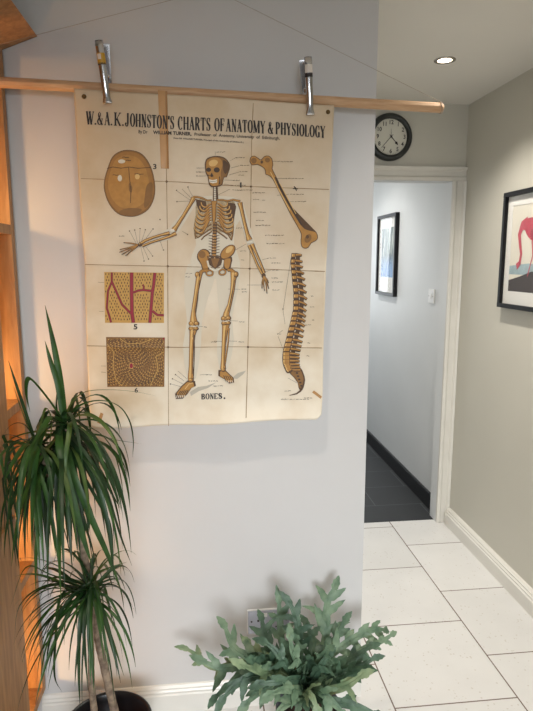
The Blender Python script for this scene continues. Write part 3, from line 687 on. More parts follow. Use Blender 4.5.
for x, y, w_k, h_k in ((191.4, 323.4, 3.2, 2.8), (196.3, 323.4, 3.0, 2.6), (223.6, 318.4, 3.0, 2.8), (228.2, 318, 2.8, 2.6), (197.2, 274.5, 2.6, 3.2), (235.8, 274.2, 2.6, 3.2), (191.4, 328.6, 3.4, 2.2), (195.8, 328.4, 2.8, 2.0), (224, 323.2, 3.2, 2.0), (228, 322.8, 2.8, 2.0), (190.6, 380, 3.0, 2.4), (223, 369.6, 2.6, 2.2)):
    a.ell(x+.3, y+.2, w_k, h_k, 10, iDOC, n=12); a.ell(x-.1, y-.1, w_k*.72, h_k*.7, 11, iOCH, n=12); a.ell(x-.5, y-.6, w_k*.3, h_k*.3, 12, iLOC, n=8)
for y0_, y1_, x0_, x1_ in ((280, 316, 199.6, 195.6), (332, 374, 193.6, 192.4), (280, 312, 234.6, 228.2), (330, 366, 226, 224.4)):
    a.rib([(x0_, y0_), ((x0_+x1_)/2+.2, (y0_+y1_)/2), (x1_, y1_)], [.5, 1.0, .5], 11, iDOC)
# feet
ft = [(187.6, 380.5), (195, 381), (196, 386), (191.6, 388), (187.5, 394), (183, 398.6), (176, 399), (175, 394), (181, 386.5)]
a.poly(ft, 8, iDOC); a.poly(scl(ft, .82, 186, 389.5), 9, iOCH)
for k in range(5): x = 176.2+k*1.9; a.rib([(x+4.5, 391-k*.3), (x+.3, 397.6)], [.9, .6], 10, iDK); a.rib([(x+1.2, 395.2), (x, 398)], .6, 11, iWHT)
a.rib([(185, 389), (189, 384), (193, 383)], .9, 10, iLOC)
ft = [(218.5, 370), (225.6, 370.2), (229.5, 374), (233.8, 378), (234.2, 382.6), (229, 383.6), (224.6, 379.4), (218.4, 376)]
a.poly(ft, 8, iDOC); a.poly(scl(ft, .8, 226.5, 377), 9, iOCH)
for k in range(4): x = 226.2+k*2.0; a.rib([(x-2.5, 375.5+k*.2), (x, 381.8-k*.3)], [.9, .6], 10, iDK); a.rib([(x-.2, 380.3), (x+.3, 382.6)], .6, 11, iWHT)
a.build('skeleton_picture', PM, chart)

# --- thigh bone
a = Art()
B = [(249.6, 160), (251, 156.6), (254.6, 155.8), (258.4, 158), (261, 159.6), (264, 156.4), (268.5, 155.6), (272.3, 159), (273.2, 165.5), (272.4, 168.5), (275.8, 175.5), (283, 190.5), (291, 206), (298.8, 220.5), (304.5, 228), (311.5, 230.4), (316.4, 232), (318, 237.6), (315.8, 241), (311.4, 243.2), (308.5, 247.6), (304.8, 248.6), (301.5, 246.4), (300.6, 240), (301, 234), (297.5, 227), (290, 213.6), (281.4, 197), (273, 180), (268.5, 175.6), (265.4, 174.4), (265.2, 171.4), (263.6, 168), (257.5, 164.8), (252.5, 165.4), (250, 163)]
Bs = smoothp(B, 2)
a.poly(Bs, 2, iDOC)
def inset(pts, d):
    n = len(pts); out = []
    ar = sum(pts[i][0]*pts[(i+1) % n][1]-pts[(i+1) % n][0]*pts[i][1] for i in range(n)); sg = 1 if ar > 0 else -1
    for i in range(n):
        (x0, y0), (x1, y1) = pts[i-1], pts[(i+1) % n]; dx, dy = x1-x0, y1-y0; l = math.hypot(dx, dy) or 1
        out.append((pts[i][0]-sg*dy/l*d, pts[i][1]+sg*dx/l*d))
    return out
a.poly(inset(Bs, .7), 3, iOCH)
a.rib([(275.2, 177.2), (280, 187), (287, 200), (295, 213.5), (301.5, 225)], [1.2, 2.6, 2.4, 2.8, 1.4], 4, iDK); a.rib([(279, 182), (287, 197), (296, 214)], [.5, .9, .5], 5, iLOC)
a.rib([(270.5, 172), (279, 190), (290, 210.5)], [.8, 1.1, .8], 4, iLOC); a.ell(253.8, 160.6, 2.8, 3.0, 4, iOC2); a.ell(308, 238.5, 3.2, 4.6, 4, iOC2, .5); a.ell(307.4, 236.8, 1.6, 1.8, 5, iDOC); a.ell(267.5, 160, 2.6, 2.4, 4, iOC2); a.ell(261.8, 162, 1.3, 1.6, 5, iDOC)
a.build('thigh_bone_picture', PM, chart)

# --- side view of the spine
a = Art()
SPB = [(293.7, 253.4), (292.9, 264), (294.4, 277.4), (296.2, 293.4), (296, 309.4), (293.2, 322.8), (289.4, 338.8), (286.3, 352.1), (286.3, 362.8), (289.7, 370.8)]
SPR = [(302, 255.6), (303, 266), (305.5, 279), (307.2, 294), (306.2, 309), (304.6, 324), (302.4, 338), (299.6, 350), (299.8, 361), (301.5, 369)]
def along(tab, t):
    q = t*(len(tab)-1); i = min(int(q), len(tab)-2); f = q-i; return (tab[i][0]+(tab[i+1][0]-tab[i][0])*f, tab[i][1]+(tab[i+1][1]-tab[i][1])*f)
a.rib(cv(SPB), [4.2+.1*k for k in range(len(cv(SPB)))], 1, iDK)
a.rib(cv([((x+x2)/2, (y+y2)/2+1) for (x, y), (x2, y2) in zip(SPB, SPR)]), 4.2, 1, iDOC)
n = 24
for k in range(n):
    t = (k/n)**.88; x, y = along(SPB, t); x2, y2 = along(SPB, min(1, t+.02)); sl = (x2-x)/max(.01, (y2-y))
    w = 3.8+3.4*t; h = 4.6+.5*t
    a.poly([(x-w/2-.3, y-.3), (x+w/2, y-sl*.6-.2), (x+w/2+sl*h, y+h), (x-w/2+sl*h-.3, y+h)], 2, iDOC)
    a.poly([(x-w/2+.2, y+.35), (x+w/2-.4, y+.35), (x+w/2+sl*h-.4, y+h*.74), (x-w/2+sl*h+.2, y+h*.74)], 3, iOCH)
    a.poly([(x-w/2+.4, y+.6), (x-w/2+1.5, y+.6), (x-w/2+1.5+sl*h, y+h*.66), (x-w/2+.5+sl*h, y+h*.66)], 4, iLOC)
    rx, ry = along(SPR, t); ry = y+2.0+3.2*math.sin(math.pi*min(1, t*1.15)); mx2 = x+w/2+1.2
    a.rib([(x+w/2-.4, y+1.4), (mx2+1.2, y+1.8), ((mx2+rx)/2+.6, (y+ry)/2+.8), (rx, ry)], [3.6, 3.6, 2.8, 2.3], 3, iDOC)
    a.rib([(mx2-1, y+1.3), ((mx2+rx)/2+.4, (y+ry)/2+.3), (rx-.5, ry-.3)], [1.7, 1.4, 1.1], 4, iOCH); a.rib([(mx2+.4, y+3.6), (rx-1, ry+1.2)], .5, 5, iDK)
sc_ = smoothp([(288.6, 371.6), (294, 368.4), (300.6, 368), (303.6, 373.5), (305.2, 380), (303.4, 388), (301, 391), (298.6, 388), (297.6, 383), (293.4, 377)], 2)
a.poly(sc_, 3, iDOC); a.poly(scl(sc_, .78, 298, 377.5), 4, iOC2)
for k in range(5): a.ell(297+k*1.1, 373+k*3.2, 1.3, .9, 5, iDK, n=8)
a.rib([(301.6, 387.5), (300.4, 391), (296.5, 393.8), (289.4, 395.4)], [2.6, 2.0, 1.4, .5], 4, iDOC)
a.build('spine_picture', PM, chart)

# tape strips and eyelets
a = Art()
a.poly([(157.9, 90), (167.2, 91), (169, 168.7), (160.8, 168.5)], 1, 0); a.poly([(165, 90.8), (167.2, 91), (169, 168.7), (167, 168.6)], 2, 1)
a.build('brown_tape_strip', [TAPE, TAPE2], chart)
a = Art(); a.poly([(100.6, 412.5), (103.4, 413.8), (100.4, 424), (97, 422.6)], 1, 0); a.build('brown_tape_strip', [TAPE], chart)
a = Art(); a.poly([(312, 392.4), (314, 390.4), (322, 396.6), (320.6, 398.8)], 1, 0); a.build('brown_tape_strip', [TAPE], chart)
EYE = mat('brass_eyelet', (104, 82, 50), .4, .8)
for x, y in ((84, 96.6), (328, 112)):
    p = atY(x, y, PY0-.0008); e = MB(); e.lathe([(.0006, .0), (.0030, .0), (.0036, .0022), (.0052, .0026), (.0064, .0008), (.0064, 0)], p, 20, axis='y'); e.build('eyelet', EYE, chart)
adopt(chart)

# ------------------------------------------------------------------ metal clips on the rod
CHR = mat('polished_metal', (206, 206, 208), .16, 1, var=.06, scale=30); BLK = mat('black_band', (40, 32, 30), .5); STK = mat('yellow_sticker', (196, 150, 44), .45); STW = mat('white_sticker', (224, 214, 204), .5)
def clip(label, top, bot, bt, bb, sticker):
    root = thing('metal_clip', label, 'clip', atY(bot[0], bot[1], 1.737), 'metal clips')
    A, Bp = atY(top[0], top[1], 1.722), atY(bot[0], bot[1], 1.7365)
    ax = (A-Bp); Ln = ax.length; ax.normalize(); side = Vector((1, 0, 0)); side = (side-ax*side.dot(ax)).normalized(); out = side.cross(ax).normalized()
    if out.y > 0: out = -out
    w0 = .0125
    mb = MB(); rows = []
    prof = [(0, .0125, .0018), (.04, .0120, .003), (.10, .0095, .0065), (.2, .0098, .0085), (.6, .0108, .0085), (.9, .0115, .008), (1.0, .0110, .007)]
    seg = 8
    vs = []; n = len(prof)
    for lay in (0, 1):
        for t, hw, dp in prof:
            c0 = Bp+ax*(Ln*t)
            for k in range(seg+1):
                an = math.pi*k/seg; r_ = 1-lay*.1
                vs.append(c0+side*(-math.cos(an)*hw*r_)+out*(math.sin(an)*(dp*r_+.0) - lay*.0009))
    W2 = seg+1; N = n*W2
    fs = [(i*W2+k, i*W2+k+1, (i+1)*W2+k+1, (i+1)*W2+k) for i in range(n-1) for k in range(seg)]
    fs += [tuple(N+q for q in f[::-1]) for f in fs]
    fs += [(i*W2, (i+1)*W2, N+(i+1)*W2, N+i*W2) for i in range(n-1)] + [(i*W2+seg, N+i*W2+seg, N+(i+1)*W2+seg, (i+1)*W2+seg) for i in range(n-1)]
    fs += [(k, N+k, N+k+1, k+1) for k in range(seg)] + [((n-1)*W2+k, (n-1)*W2+k+1, N+(n-1)*W2+k+1, N+(n-1)*W2+k) for k in range(seg)]
    mb.add(vs, fs, 0, True); jaw = mb.build('front_jaw', CHR, root)
    # back lever
    C0, C1 = atY(bb[0], bb[1], 1.7945), atY(bt[0], bt[1], 1.775)
    lv = MB(); d2 = (C1-C0).normalized(); s2 = (Vector((1, 0, 0))-d2*d2.x).normalized(); o2 = s2.cross(d2).normalized()
    def slab(p, q, hw, th_):
        lv.add([p-s2*hw-o2*th_, p+s2*hw-o2*th_, p+s2*hw+o2*th_, p-s2*hw+o2*th_, q-s2*hw-o2*th_, q+s2*hw-o2*th_, q+s2*hw+o2*th_, q-s2*hw+o2*th_],
               [(0, 3, 2, 1), (4, 5, 6, 7), (0, 1, 5, 4), (1, 2, 6, 5), (2, 3, 7, 6), (3, 0, 4, 7)])
    slab(C0, C1, .0085, .0012); lv.build('back_jaw', CHR, root, .0006)
    # spring pivot joining both arms just above the rod
    pv = MB(); m0 = Bp+ax*(Ln*.50); m1 = C0+d2*((m0.z-C0.z)/d2.z); mid = (m0+m1)/2
    pv.tube([mid-side*.0095, mid+side*.0095], .0052, 14); pv.tube([m0-side*.006, m1-side*.004], .0016, 8); pv.tube([m0+side*.006, m1+side*.004], .0016, 8); pv.build('spring', CHR, root)
    # sticker band wrapped on the front arm
    for nm, t0, t1, k0, k1, m in sticker:
        sb = MB(); vs = []
        for t in (t0, t1):
            c0 = Bp+ax*(Ln*t)
            for k in range(9):
                an = math.pi*(k0+(k1-k0)*k/8); hw, dp = .0112, .0088
                vs.append(c0+side*(-math.cos(an)*hw)+out*(math.sin(an)*dp+.0003))
        sb.add(vs+[v-out*.0002 for v in vs], [(k, k+1, 9+k+1, 9+k) for k in range(8)]+[(18+k, 27+k, 27+k+1, 18+k+1) for k in range(8)], 0, True); sb.build(nm, m, jaw)
    adopt(root)
clip('shiny metal clip on the rod with yellow and white sticker, above chart left corner', (98.8, 40.5), (107.6, 103.5), (106.5, 44), (108.8, 84),
     [('yellow_sticker', .63, .80, .1, .97, STK), ('white_label', .70, .785, .2, .52, STW), ('dark_band', .615, .65, .08, .9, BLK)])
clip('shiny metal clip on the rod with dark band and pale label, above chart right corner', (308, 57), (310.4, 115), (302, 60), (305, 93),
     [('dark_band', .655, .72, .0, 1., BLK), ('pale_label', .73, .87, .12, .95, STW)])

# ------------------------------------------------------------------ wall clock
ck = thing('wall_clock', 'round black-rimmed wall clock above the doorway, showing about 4:37', 'clock', (1.030, 3.16, 2.213))
CC = Vector((1.027, 3.160, 2.208)); RO = .125
RIM = mat('clock_rim', (40, 44, 42), .35, var=.1); FACE = mat('clock_face', (214, 212, 198), .5); 
RC = CC+Vector((-.007, 0, -.003)); RO = .1225
e = MB(); e.lathe([(0, 0), (RO*.98, 0), (RO, .008), (RO, .020), (RO*.95, .034), (RO*.88, .040), (RO*.80, .036), (RO*.765, .024), (RO*.765, .014), (0, .014)], RC, 56, axis='y'); e.build('rim', RIM, ck)
FC = CC+Vector((.003, 0, 0)); e = MB(); e.lathe([(0, .0141), (0, .0165), (RO*.765, .0165), (RO*.765, .0141)], CC, 48, axis='y', smooth=False); face = e.build('dial', FACE, ck)
FY = CC.y-.0170
def dial(x, z, y=FY): return (CC.x+x, y, CC.z+z)
e = MB()
for h in range(1, 13):
    vs, fs = textpolys(str(h), .02); an = R(90-30*h); r_ = RO*.60
    mx_ = (max(v.x for v in vs)+min(v.x for v in vs))/2; my = (max(v.y for v in vs)+min(v.y for v in vs))/2; s_ = .030
    e.add([dial(r_*math.cos(an)+(v.x-mx_)*s_*.9, r_*math.sin(an)+(v.y-my)*s_) for v in vs], fs)
for k in range(60):
    an = R(6*k); r0, r1, hw = RO*.72, RO*.745, .0006 if k % 5 else .0012
    c_, s_ = math.cos(an), math.sin(an)
    e.add([dial(r0*c_-hw*s_, r0*s_+hw*c_), dial(r0*c_+hw*s_, r0*s_-hw*c_), dial(r1*c_+hw*s_, r1*s_-hw*c_), dial(r1*c_-hw*s_, r1*s_+hw*c_)], [(0, 1, 2, 3)])
e.build('numerals', BLK, face)
def hand(name, deg, ln, back, w, yy, spade=False):
    an = R(90-deg); c_, s_ = math.cos(an), math.sin(an); e = MB()
    pf = [(-back, w*.5), (0, w), (ln*.62, w*.8), (ln*.70, w*(3.4 if spade else .8)), (ln*.82, w*(2.2 if spade else .7)), (ln, w*.15)]
    pts = [(t, h) for t, h in pf]+[(t, -h) for t, h in pf[::-1]]
    n = len(pts); q = [dial(t*c_-h*s_, t*s_+h*c_, yy) for t, h in pts]; q2 = [(x, y-.0008, z) for x, y, z in q]
    e.add(q+q2, [tuple(range(n)), tuple(range(2*n-1, n-1, -1))]+[(i, (i+1) % n, n+(i+1) % n, n+i) for i in range(n)]); e.build(name, BLK, ck)
hand('hour_hand', 138, .058, .012, .0022, FY-.002, True); hand('minute_hand', 222, .082, .014, .0016, FY-.0035); hand('second_hand', 356, .040, .010, .0008, FY-.005)
e = MB(); e.lathe([(0, .001), (.004, .001), (.004, .008), (0, .008)], (CC.x, FY, CC.z), 16, axis='y'); e.build('hub', BLK, ck)
adopt(ck)

# ------------------------------------------------------------------ pictures
FRM = mat('black_frame', (14, 14, 16), .45, spec=.25); MNT = mat('white_mount', (226, 225, 220), .6); PIC = mat('print_paper', (222, 217, 202), .6, var=.05)
GL = bpy.data.materials.new('picture_glass'); GL.use_nodes = True; nt = GL.node_tree; nt.nodes.clear()
o_ = nt.nodes.new('ShaderNodeOutputMaterial'); tr = nt.nodes.new('ShaderNodeBsdfTransparent'); gs = nt.nodes.new('ShaderNodeBsdfGlossy'); gs.inputs['Roughness'].default_value = .03; mxs = nt.nodes.new('ShaderNodeMixShader'); lw_ = nt.nodes.new('ShaderNodeLayerWeight'); lw_.inputs['Blend'].default_value = .5; pw_ = nt.nodes.new('ShaderNodeMath'); pw_.operation = 'POWER'; pw_.inputs[1].default_value = 5; nt.links.new(lw_.outputs['Facing'], pw_.inputs[0]); fr_ = nt.nodes.new('ShaderNodeMath'); fr_.operation = 'MULTIPLY_ADD'; fr_.inputs[1].default_value = .13; fr_.inputs[2].default_value = .03; nt.links.new(pw_.outputs[0], fr_.inputs[0])
nt.links.new(fr_.outputs[0], mxs.inputs[0]); nt.links.new(tr.outputs[0], mxs.inputs[1]); nt.links.new(gs.outputs[0], mxs.inputs[2]); nt.links.new(mxs.outputs[0], o_.inputs['Surface'])
def picture(name, label, X, y0, y1, z0, z1, fw, dp, mount):
    root = thing(name, label, 'picture', (X, (y0+y1)/2, z0))
    e = MB()
    for a_, b_ in (((y0, z0), (y1, z0+fw)), ((y0, z1-fw), (y1, z1)), ((y0, z0+fw), (y0+fw, z1-fw)), ((y1-fw, z0+fw), (y1, z1-fw))):
        e.box((X-dp, a_[0], a_[1]), (X, b_[0], b_[1]))
    e.build('frame', FRM, root, .001)
    box('backing', (X-.010, y0+fw, z0+fw), (X-.0005, y1-fw, z1-fw), MNT, root)
    e = MB()
    for a_, b_ in (((y0+fw, z0+fw), (y1-fw, z0+fw+mount[2])), ((y0+fw, z1-fw-mount[3]), (y1-fw, z1-fw)), ((y0+fw, z0+fw+mount[2]), (y0+fw+mount[0], z1-fw-mount[3])), ((y1-fw-mount[1], z0+fw+mount[2]), (y1-fw, z1-fw-mount[3]))):
        e.box((X-.0125, a_[0], a_[1]), (X-.0101, b_[0], b_[1]))
    e.build('mount', MNT, root)
    box('glass', (X-.0175, y0+fw, z0+fw), (X-.016, y1-fw, z1-fw), GL, root)
    return root
# large print on the right wall (generic pink shape over a dark shore)
WX = 1.4599
pc = picture('framed_print', 'black-framed print of pink bird shape on cream, on the right-hand wall', WX, 2.24, 2.675, 1.333, 1.868, .020, .030, (.040, .040, .060, .045))
PINK = mat('print_pink', (190, 66, 84), .6, var=.15, scale=60); PK2 = mat('print_deep_pink', (158, 46, 66), .6); SEA = mat('print_sea', (158, 180, 186), .6, var=.2, scale=25); SHORE = mat('print_shore', (62, 52, 50), .6, var=.3, scale=50); YEL = mat('print_yellow', (206, 168, 66), .6)
yl, yr, zb, zt = 2.615, 2.30, 1.413, 1.803   # yl is the side nearer the door
e = MB()
def pw(u, v, l=0): return (WX-.0102-.0003*l, yl+(yr-yl)*u, zb+(zt-zb)*v)
e.add([pw(0, 0), pw(1, 0), pw(1, 1), pw(0, 1)], [(0, 1, 2, 3)], 0)
e.add([pw(0, .2, 1), pw(1, .2, 1), pw(1, .30, 1), pw(.5, .33, 1), pw(0, .30, 1)], [(0, 1, 2, 3, 4)], 1)
e.add([pw(0, 0, 2), pw(1, 0, 2), pw(1, .2, 2), pw(.6, .24, 2), pw(.3, .18, 2), pw(0, .13, 2)], [(0, 1, 2, 3, 4, 5)], 2)
def strip(pts, ws, l, mi):
    for i in range(len(pts)-1):
        q = []
        for j in (i, i+1):
            x0, y0 = pts[max(j-1, 0)]; x1, y1 = pts[min(j+1, len(pts)-1)]; dx, dy = x1-x0, y1-y0; L2 = math.hypot(dx, dy); nx, ny = -dy/L2, dx/L2
            q.append((pw(pts[j][0]+nx*ws[j], pts[j][1]+ny*ws[j], l), pw(pts[j][0]-nx*ws[j], pts[j][1]-ny*ws[j], l)))
        e.add([q[0][0], q[1][0], q[1][1], q[0][1]], [(0, 1, 2, 3)], mi)
n = 20
e.add([pw(.60+.26*math.cos(k*2*math.pi/n), .70+.13*math.sin(k*2*math.pi/n)-.06*math.cos(k*2*math.pi/n), 4) for k in range(n)], [tuple(range(n))], 3)
e.add([pw(.66+.16*math.cos(k*2*math.pi/n), .66+.08*math.sin(k*2*math.pi/n), 5) for k in range(n)], [tuple(range(n))], 4)
strip([(.42, .78), (.28, .76), (.22, .66), (.26, .54), (.30, .44), (.28, .34), (.20, .29)], [.08, .055, .04, .032, .028, .03, .04], 5, 3)
strip([(.56, .58), (.60, .42), (.54, .28), (.50, .18)], [.014, .011, .010, .010], 4, 3)
e.build('print', [PIC, SEA, SHORE, PINK, PK2, YEL], pc, fixn=False)
adopt(pc)
# narrow-looking print in the corridor
CX_ = 1.4319
p2 = picture('framed_print', 'small black-framed blue and grey print hanging in the corridor beyond the doorway', CX_, 4.13, 4.57, 1.295, 1.90, .022, .030, (.055, .055, .115, .075))
def streaks():
    m = bpy.data.materials.new('blue_grey_print'); m.use_nodes = True; nt = m.node_tree; b = nt.nodes['Principled BSDF']; L = nt.links.new
    tc = nt.nodes.new('ShaderNodeTexCoord'); mp = nt.nodes.new('ShaderNodeMapping'); mp.inputs['Scale'].default_value = (1, 14, 3.5); L(tc.outputs['Object'], mp.inputs[0])
    nz = nt.nodes.new('ShaderNodeTexNoise'); nz.inputs['Scale'].default_value = 1.6; nz.inputs['Detail'].default_value = 5; L(mp.outputs[0], nz.inputs[0])
    cr = nt.nodes.new('ShaderNodeValToRGB'); els = cr.color_ramp.elements; els[0].position = .36; els[0].color = srgb((60, 72, 74)); els[1].position = .6; els[1].color = srgb((196, 202, 192)); k = els.new(.48); k.color = srgb((120, 134, 132)); L(nz.outputs['Fac'], cr.inputs[0])
    sp = nt.nodes.new('ShaderNodeSeparateXYZ'); L(tc.outputs['Object'], sp.inputs[0]); mr = nt.nodes.new('ShaderNodeMapRange'); mr.inputs[1].default_value = 1.60; mr.inputs[2].default_value = 1.50; L(sp.outputs[2], mr.inputs[0])
    mm = nt.nodes.new('ShaderNodeMath'); mm.operation = 'MULTIPLY'; mm.inputs[1].default_value = .75; L(mr.outputs[0], mm.inputs[0])
    mx = nt.nodes.new('ShaderNodeMix'); mx.data_type = 'RGBA'; L(mm.outputs[0], mx.inputs['Factor']); L(cr.outputs[0], mx.inputs['A']); mx.inputs['B'].default_value = srgb((96, 148, 206)); L(mx.outputs['Result'], b.inputs['Base Color']); b.inputs['Roughness'].default_value = .6
    return m
e = MB(); y0, y1, z0, z1 = 4.207, 4.493, 1.432, 1.803
e.add([(CX_-.0104, y0, z0), (CX_-.0104, y1, z0), (CX_-.0104, y1, z1), (CX_-.0104, y0, z1)], [(0, 1, 2, 3)]); e.build('print', streaks(), p2, fixn=False)
adopt(p2)
# light switch in the corridor
SWM = mat('white_plastic', (232, 232, 230), .35)
sw = thing('light_switch', 'white plastic light switch on the corridor wall beyond the door frame', 'light switch', (1.432, 3.475, 1.335))
zc, yc = 1.338, 3.475
box('plate', (1.432-.009, yc-.043, zc-.043), (1.4318, yc+.043, zc+.043), SWM, sw, .002)
box('rocker', (1.432-.013, yc-.008, zc-.013), (1.432-.0088, yc+.008, zc+.013), SWM, sw, .001)
for s_ in (-1, 1):
    e = MB(); e.lathe([(0, .0085), (.0035, .0085), (.0035, .0096), (0, .0100)], (1.432, yc+s_*.0302, zc), 12, axis='x'); e.build('screw', NAIL, sw)
adopt(sw)
# double socket on the main wall
SO = mat('brushed_steel', (176, 178, 188), .38, .55, var=.06, scale=60)
sx, sz = .2165, .3165
so = thing('double_socket', 'grey metal double wall socket with white edge behind the fern', 'socket', (sx, 1.835, sz))
box('surround', (sx-.076, 1.8295, sz-.046), (sx+.076, 1.8348, sz+.046), SWM, so, .0015)
fpl = box('faceplate', (sx-.0725, 1.8265, sz-.0425), (sx+.0725, 1.8294, sz+.0425), SO, so, .001)
for s_ in (-1, 1):
    cx_ = sx+s_*.037
    e = MB()
    e.box((cx_-.0035, 1.8258, sz+.002), (cx_+.0035, 1.8264, sz+.010)); e.box((cx_-.0145, 1.8258, sz-.022), (cx_-.0075, 1.8264, sz-.0175)); e.box((cx_+.0075, 1.8258, sz-.022), (cx_+.0145, 1.8264, sz-.0175))
    e.build('pin_holes', BLK, fpl)
    box('rocker', (sx+s_*.012-.006, 1.8235, sz+.020), (sx+s_*.012+.006, 1.8264, sz+.034), SWM, so, .0008)
for s_ in (-1, 1):
    e = MB(); e.lathe([(0, 0), (.0032, 0), (.0032, .0012), (0, .0015)], (sx+s_*.0603, 1.8264, sz+.004), 12, axis='y'); e.build('screw', BLK, so)
adopt(so)

# ------------------------------------------------------------------ recessed ceiling spotlight
LX, LY = 1.038, 2.50
sl = thing('ceiling_spotlight', 'lit round chrome recessed spotlight in the hall ceiling', 'ceiling light', (LX, LY, CZ))
SAT = mat('satin_chrome', (190, 186, 178), .25, 1)
e = MB(); e.lathe([(.030, -.001), (.031, -.004), (.040, -.005), (.044, -.003), (.045, -.0002), (.030, -.0002)], (LX, LY, CZ), 40); e.build('ring', SAT, sl)
LMP = mat('lamp_lens', (255, 244, 225), .3, emit=(255, 236, 205), estr=14)
e = MB(); e.lathe([(0, -.0035), (.018, -.0030), (.0298, -.0012), (.0298, -.0003), (0, -.0003)], (LX, LY, CZ), 32); e.build('lamp', LMP, sl)
adopt(sl)

# ------------------------------------------------------------------ plants
def leafmat(name, a_, b_, rough=.38, transl=.25, sc=20):
    m = bpy.data.materials.new(name); m.use_nodes = True; nt = m.node_tree; b = nt.nodes['Principled BSDF']; L = nt.links.new
    tc = nt.nodes.new('ShaderNodeTexCoord'); nz = nt.nodes.new('ShaderNodeTexNoise'); nz.inputs['Scale'].default_value = sc; nz.inputs['Detail'].default_value = 4; L(tc.outputs['Object'], nz.inputs[0])
    cr = nt.nodes.new('ShaderNodeValToRGB'); cr.color_ramp.elements[0].position = .35; cr.color_ramp.elements[1].position = .68; cr.color_ramp.elements[0].color = srgb(a_); cr.color_ramp.elements[1].color = srgb(b_); L(nz.outputs['Fac'], cr.inputs[0])
    L(cr.outputs[0], b.inputs['Base Color']); b.inputs['Roughness'].default_value = rough
    tl = nt.nodes.new('ShaderNodeBsdfTranslucent'); L(cr.outputs[0], tl.inputs['Color']); ms = nt.nodes.new('ShaderNodeMixShader'); ms.inputs[0].default_value = transl
    out = nt.nodes['Material Output']; L(b.outputs[0], ms.inputs[1]); L(tl.outputs[0], ms.inputs[2]); L(ms.outputs[0], out.inputs['Surface'])
    return m
DL = [leafmat('dracaena_leaf', (32, 66, 26), (60, 98, 42), .45), leafmat('dracaena_leaf_dark', (22, 48, 24), (42, 74, 36), .45), leafmat('dracaena_leaf_pale', (62, 92, 42), (96, 114, 56), .45), leafmat('dracaena_leaf_dry', (150, 124, 84), (182, 158, 112), .6)]
BARK = mat('cane_bark', (150, 132, 112), .8, rgb2=(104, 88, 74), scale=60, bump=.6, bscale=120)
POTB = mat('black_glazed_pot', (20, 20, 22), .28); TERR = mat('terracotta', (176, 96, 62), .75, var=.2, scale=30); SOIL = mat('soil', (58, 42, 32), .95, var=.4, scale=90, bump=.8)

def proj(p):
    q = p-CAM; c = q.dot(FW); return 266.5+F*q.dot(RT)/c, 355.5-F*q.dot(UP)/c
def clampleaf(p):
    y = p.y; x = p.x
    lim = 1.800
    if x > -.40 and p.z > .99: lim = 1.722
    y = min(y, lim-.004)
    return Vector((max(x, -.524), y, max(p.z, .012)))
def strap(mb, pts, w, twist=0, mi=0):
    n = len(pts); vs = []
    up0 = None
    for i, p in enumerate(pts):
        t = (pts[min(i+1, n-1)]-pts[max(i-1, 0)]).normalized()
        if up0 is None:
            s_ = t.cross(Vector((0, 0, 1)))
            if s_.length < .15: s_ = Vector((math.cos(twist), math.sin(twist), 0))
            s_ = s_.normalized(); s_ = (Matrix.Rotation(twist, 3, t) @ s_)
        else: s_ = (up0-t*up0.dot(t)).normalized()
        up0 = s_; nrm = s_.cross(t)
        q = i/(n-1); ww = w*.5*(min(1, .55+q*4) if q < .12 else 1)*((1-((q-.35)/.65)**2.2) if q > .35 else 1)
        ww = max(ww, .0003)
        fold = ww*.35
        vs += [p-s_*ww+nrm*fold, p+Vector((0, 0, 0)), p+s_*ww+nrm*fold]
    fs = []
    for i in range(n-1):
        a_ = i*3; fs += [(a_, a_+1, a_+4, a_+3), (a_+1, a_+2, a_+5, a_+4)]
    mb.add(vs, fs, mi, True)

LEAVES = []     # (points, width, twist, material)
def pleaf(pts, w, mi=0, tw=0):
    P3 = [atY(x, y, Y) for x, y, Y in pts]; P3 = [clampleaf(p) for p in catmull(P3, 6)]; LEAVES.append((P3, w, tw, mi))
def rleaf(c, az, el, ln, w, droop, mi=0, box=None):
    d_ = Vector((math.cos(az)*math.cos(el), math.sin(az)*math.cos(el), math.sin(el))); p = Vector(c); pts = [p.copy()]; n = 14
    for i in range(n):
        g = droop*(i/n)**.7
        d_ = (d_+Vector((0, 0, -1))*g*.42).normalized(); p = p+d_*(ln/n); pts.append(p.copy())
    pts = [clampleaf(q) for q in pts]
    if box:
        pp = [proj(q) for q in pts]
        if min(x for x, y in pp) < box[0] or max(x for x, y in pp) > box[2] or min(y for x, y in pp) < box[1] or max(y for x, y in pp) > box[3]: return False
    LEAVES.append((pts, w, random.uniform(-.5, .5), mi)); return True
C1 = atY(66, 424, 1.50); C2 = atY(36, 446, 1.48); C3 = atY(89, 590, 1.47)
# leaves recognisable in the photograph
pleaf([(65, 424, 1.50), (61, 385, 1.51), (54, 345, 1.53), (45, 305, 1.56)], .017, 0)
pleaf([(64, 423, 1.50), (58, 385, 1.50), (51, 362, 1.51), (45, 341, 1.52)], .014, 0)
pleaf([(36, 446, 1.48), (26, 415, 1.50), (16, 385, 1.52), (8.5, 361, 1.54)], .010, 1)
pleaf([(36, 446, 1.48), (24, 418, 1.47), (17, 398, 1.47), (13, 384, 1.47)], .012, 2)
pleaf([(64, 423, 1.50), (48, 400, 1.47), (33, 382, 1.46), (27, 380, 1.47), (26, 394, 1.49), (30, 412, 1.52)], .013, 0)
pleaf([(64, 420, 1.50), (72, 403, 1.52), (86, 392, 1.56), (112, 390, 1.62), (136, 392, 1.68), (156, 396, 1.70)], .007, 2)
pleaf([(66, 420, 1.50), (80, 406, 1.54), (100, 401, 1.58), (118, 406, 1.62), (129, 421, 1.65), (133, 440, 1.66), (132.6, 457, 1.66)], .011, 0)
pleaf([(66, 421, 1.50), (82, 413, 1.47), (100, 421, 1.44), (113, 438, 1.42), (121, 460, 1.42), (124, 474, 1.43)], .013, 0)
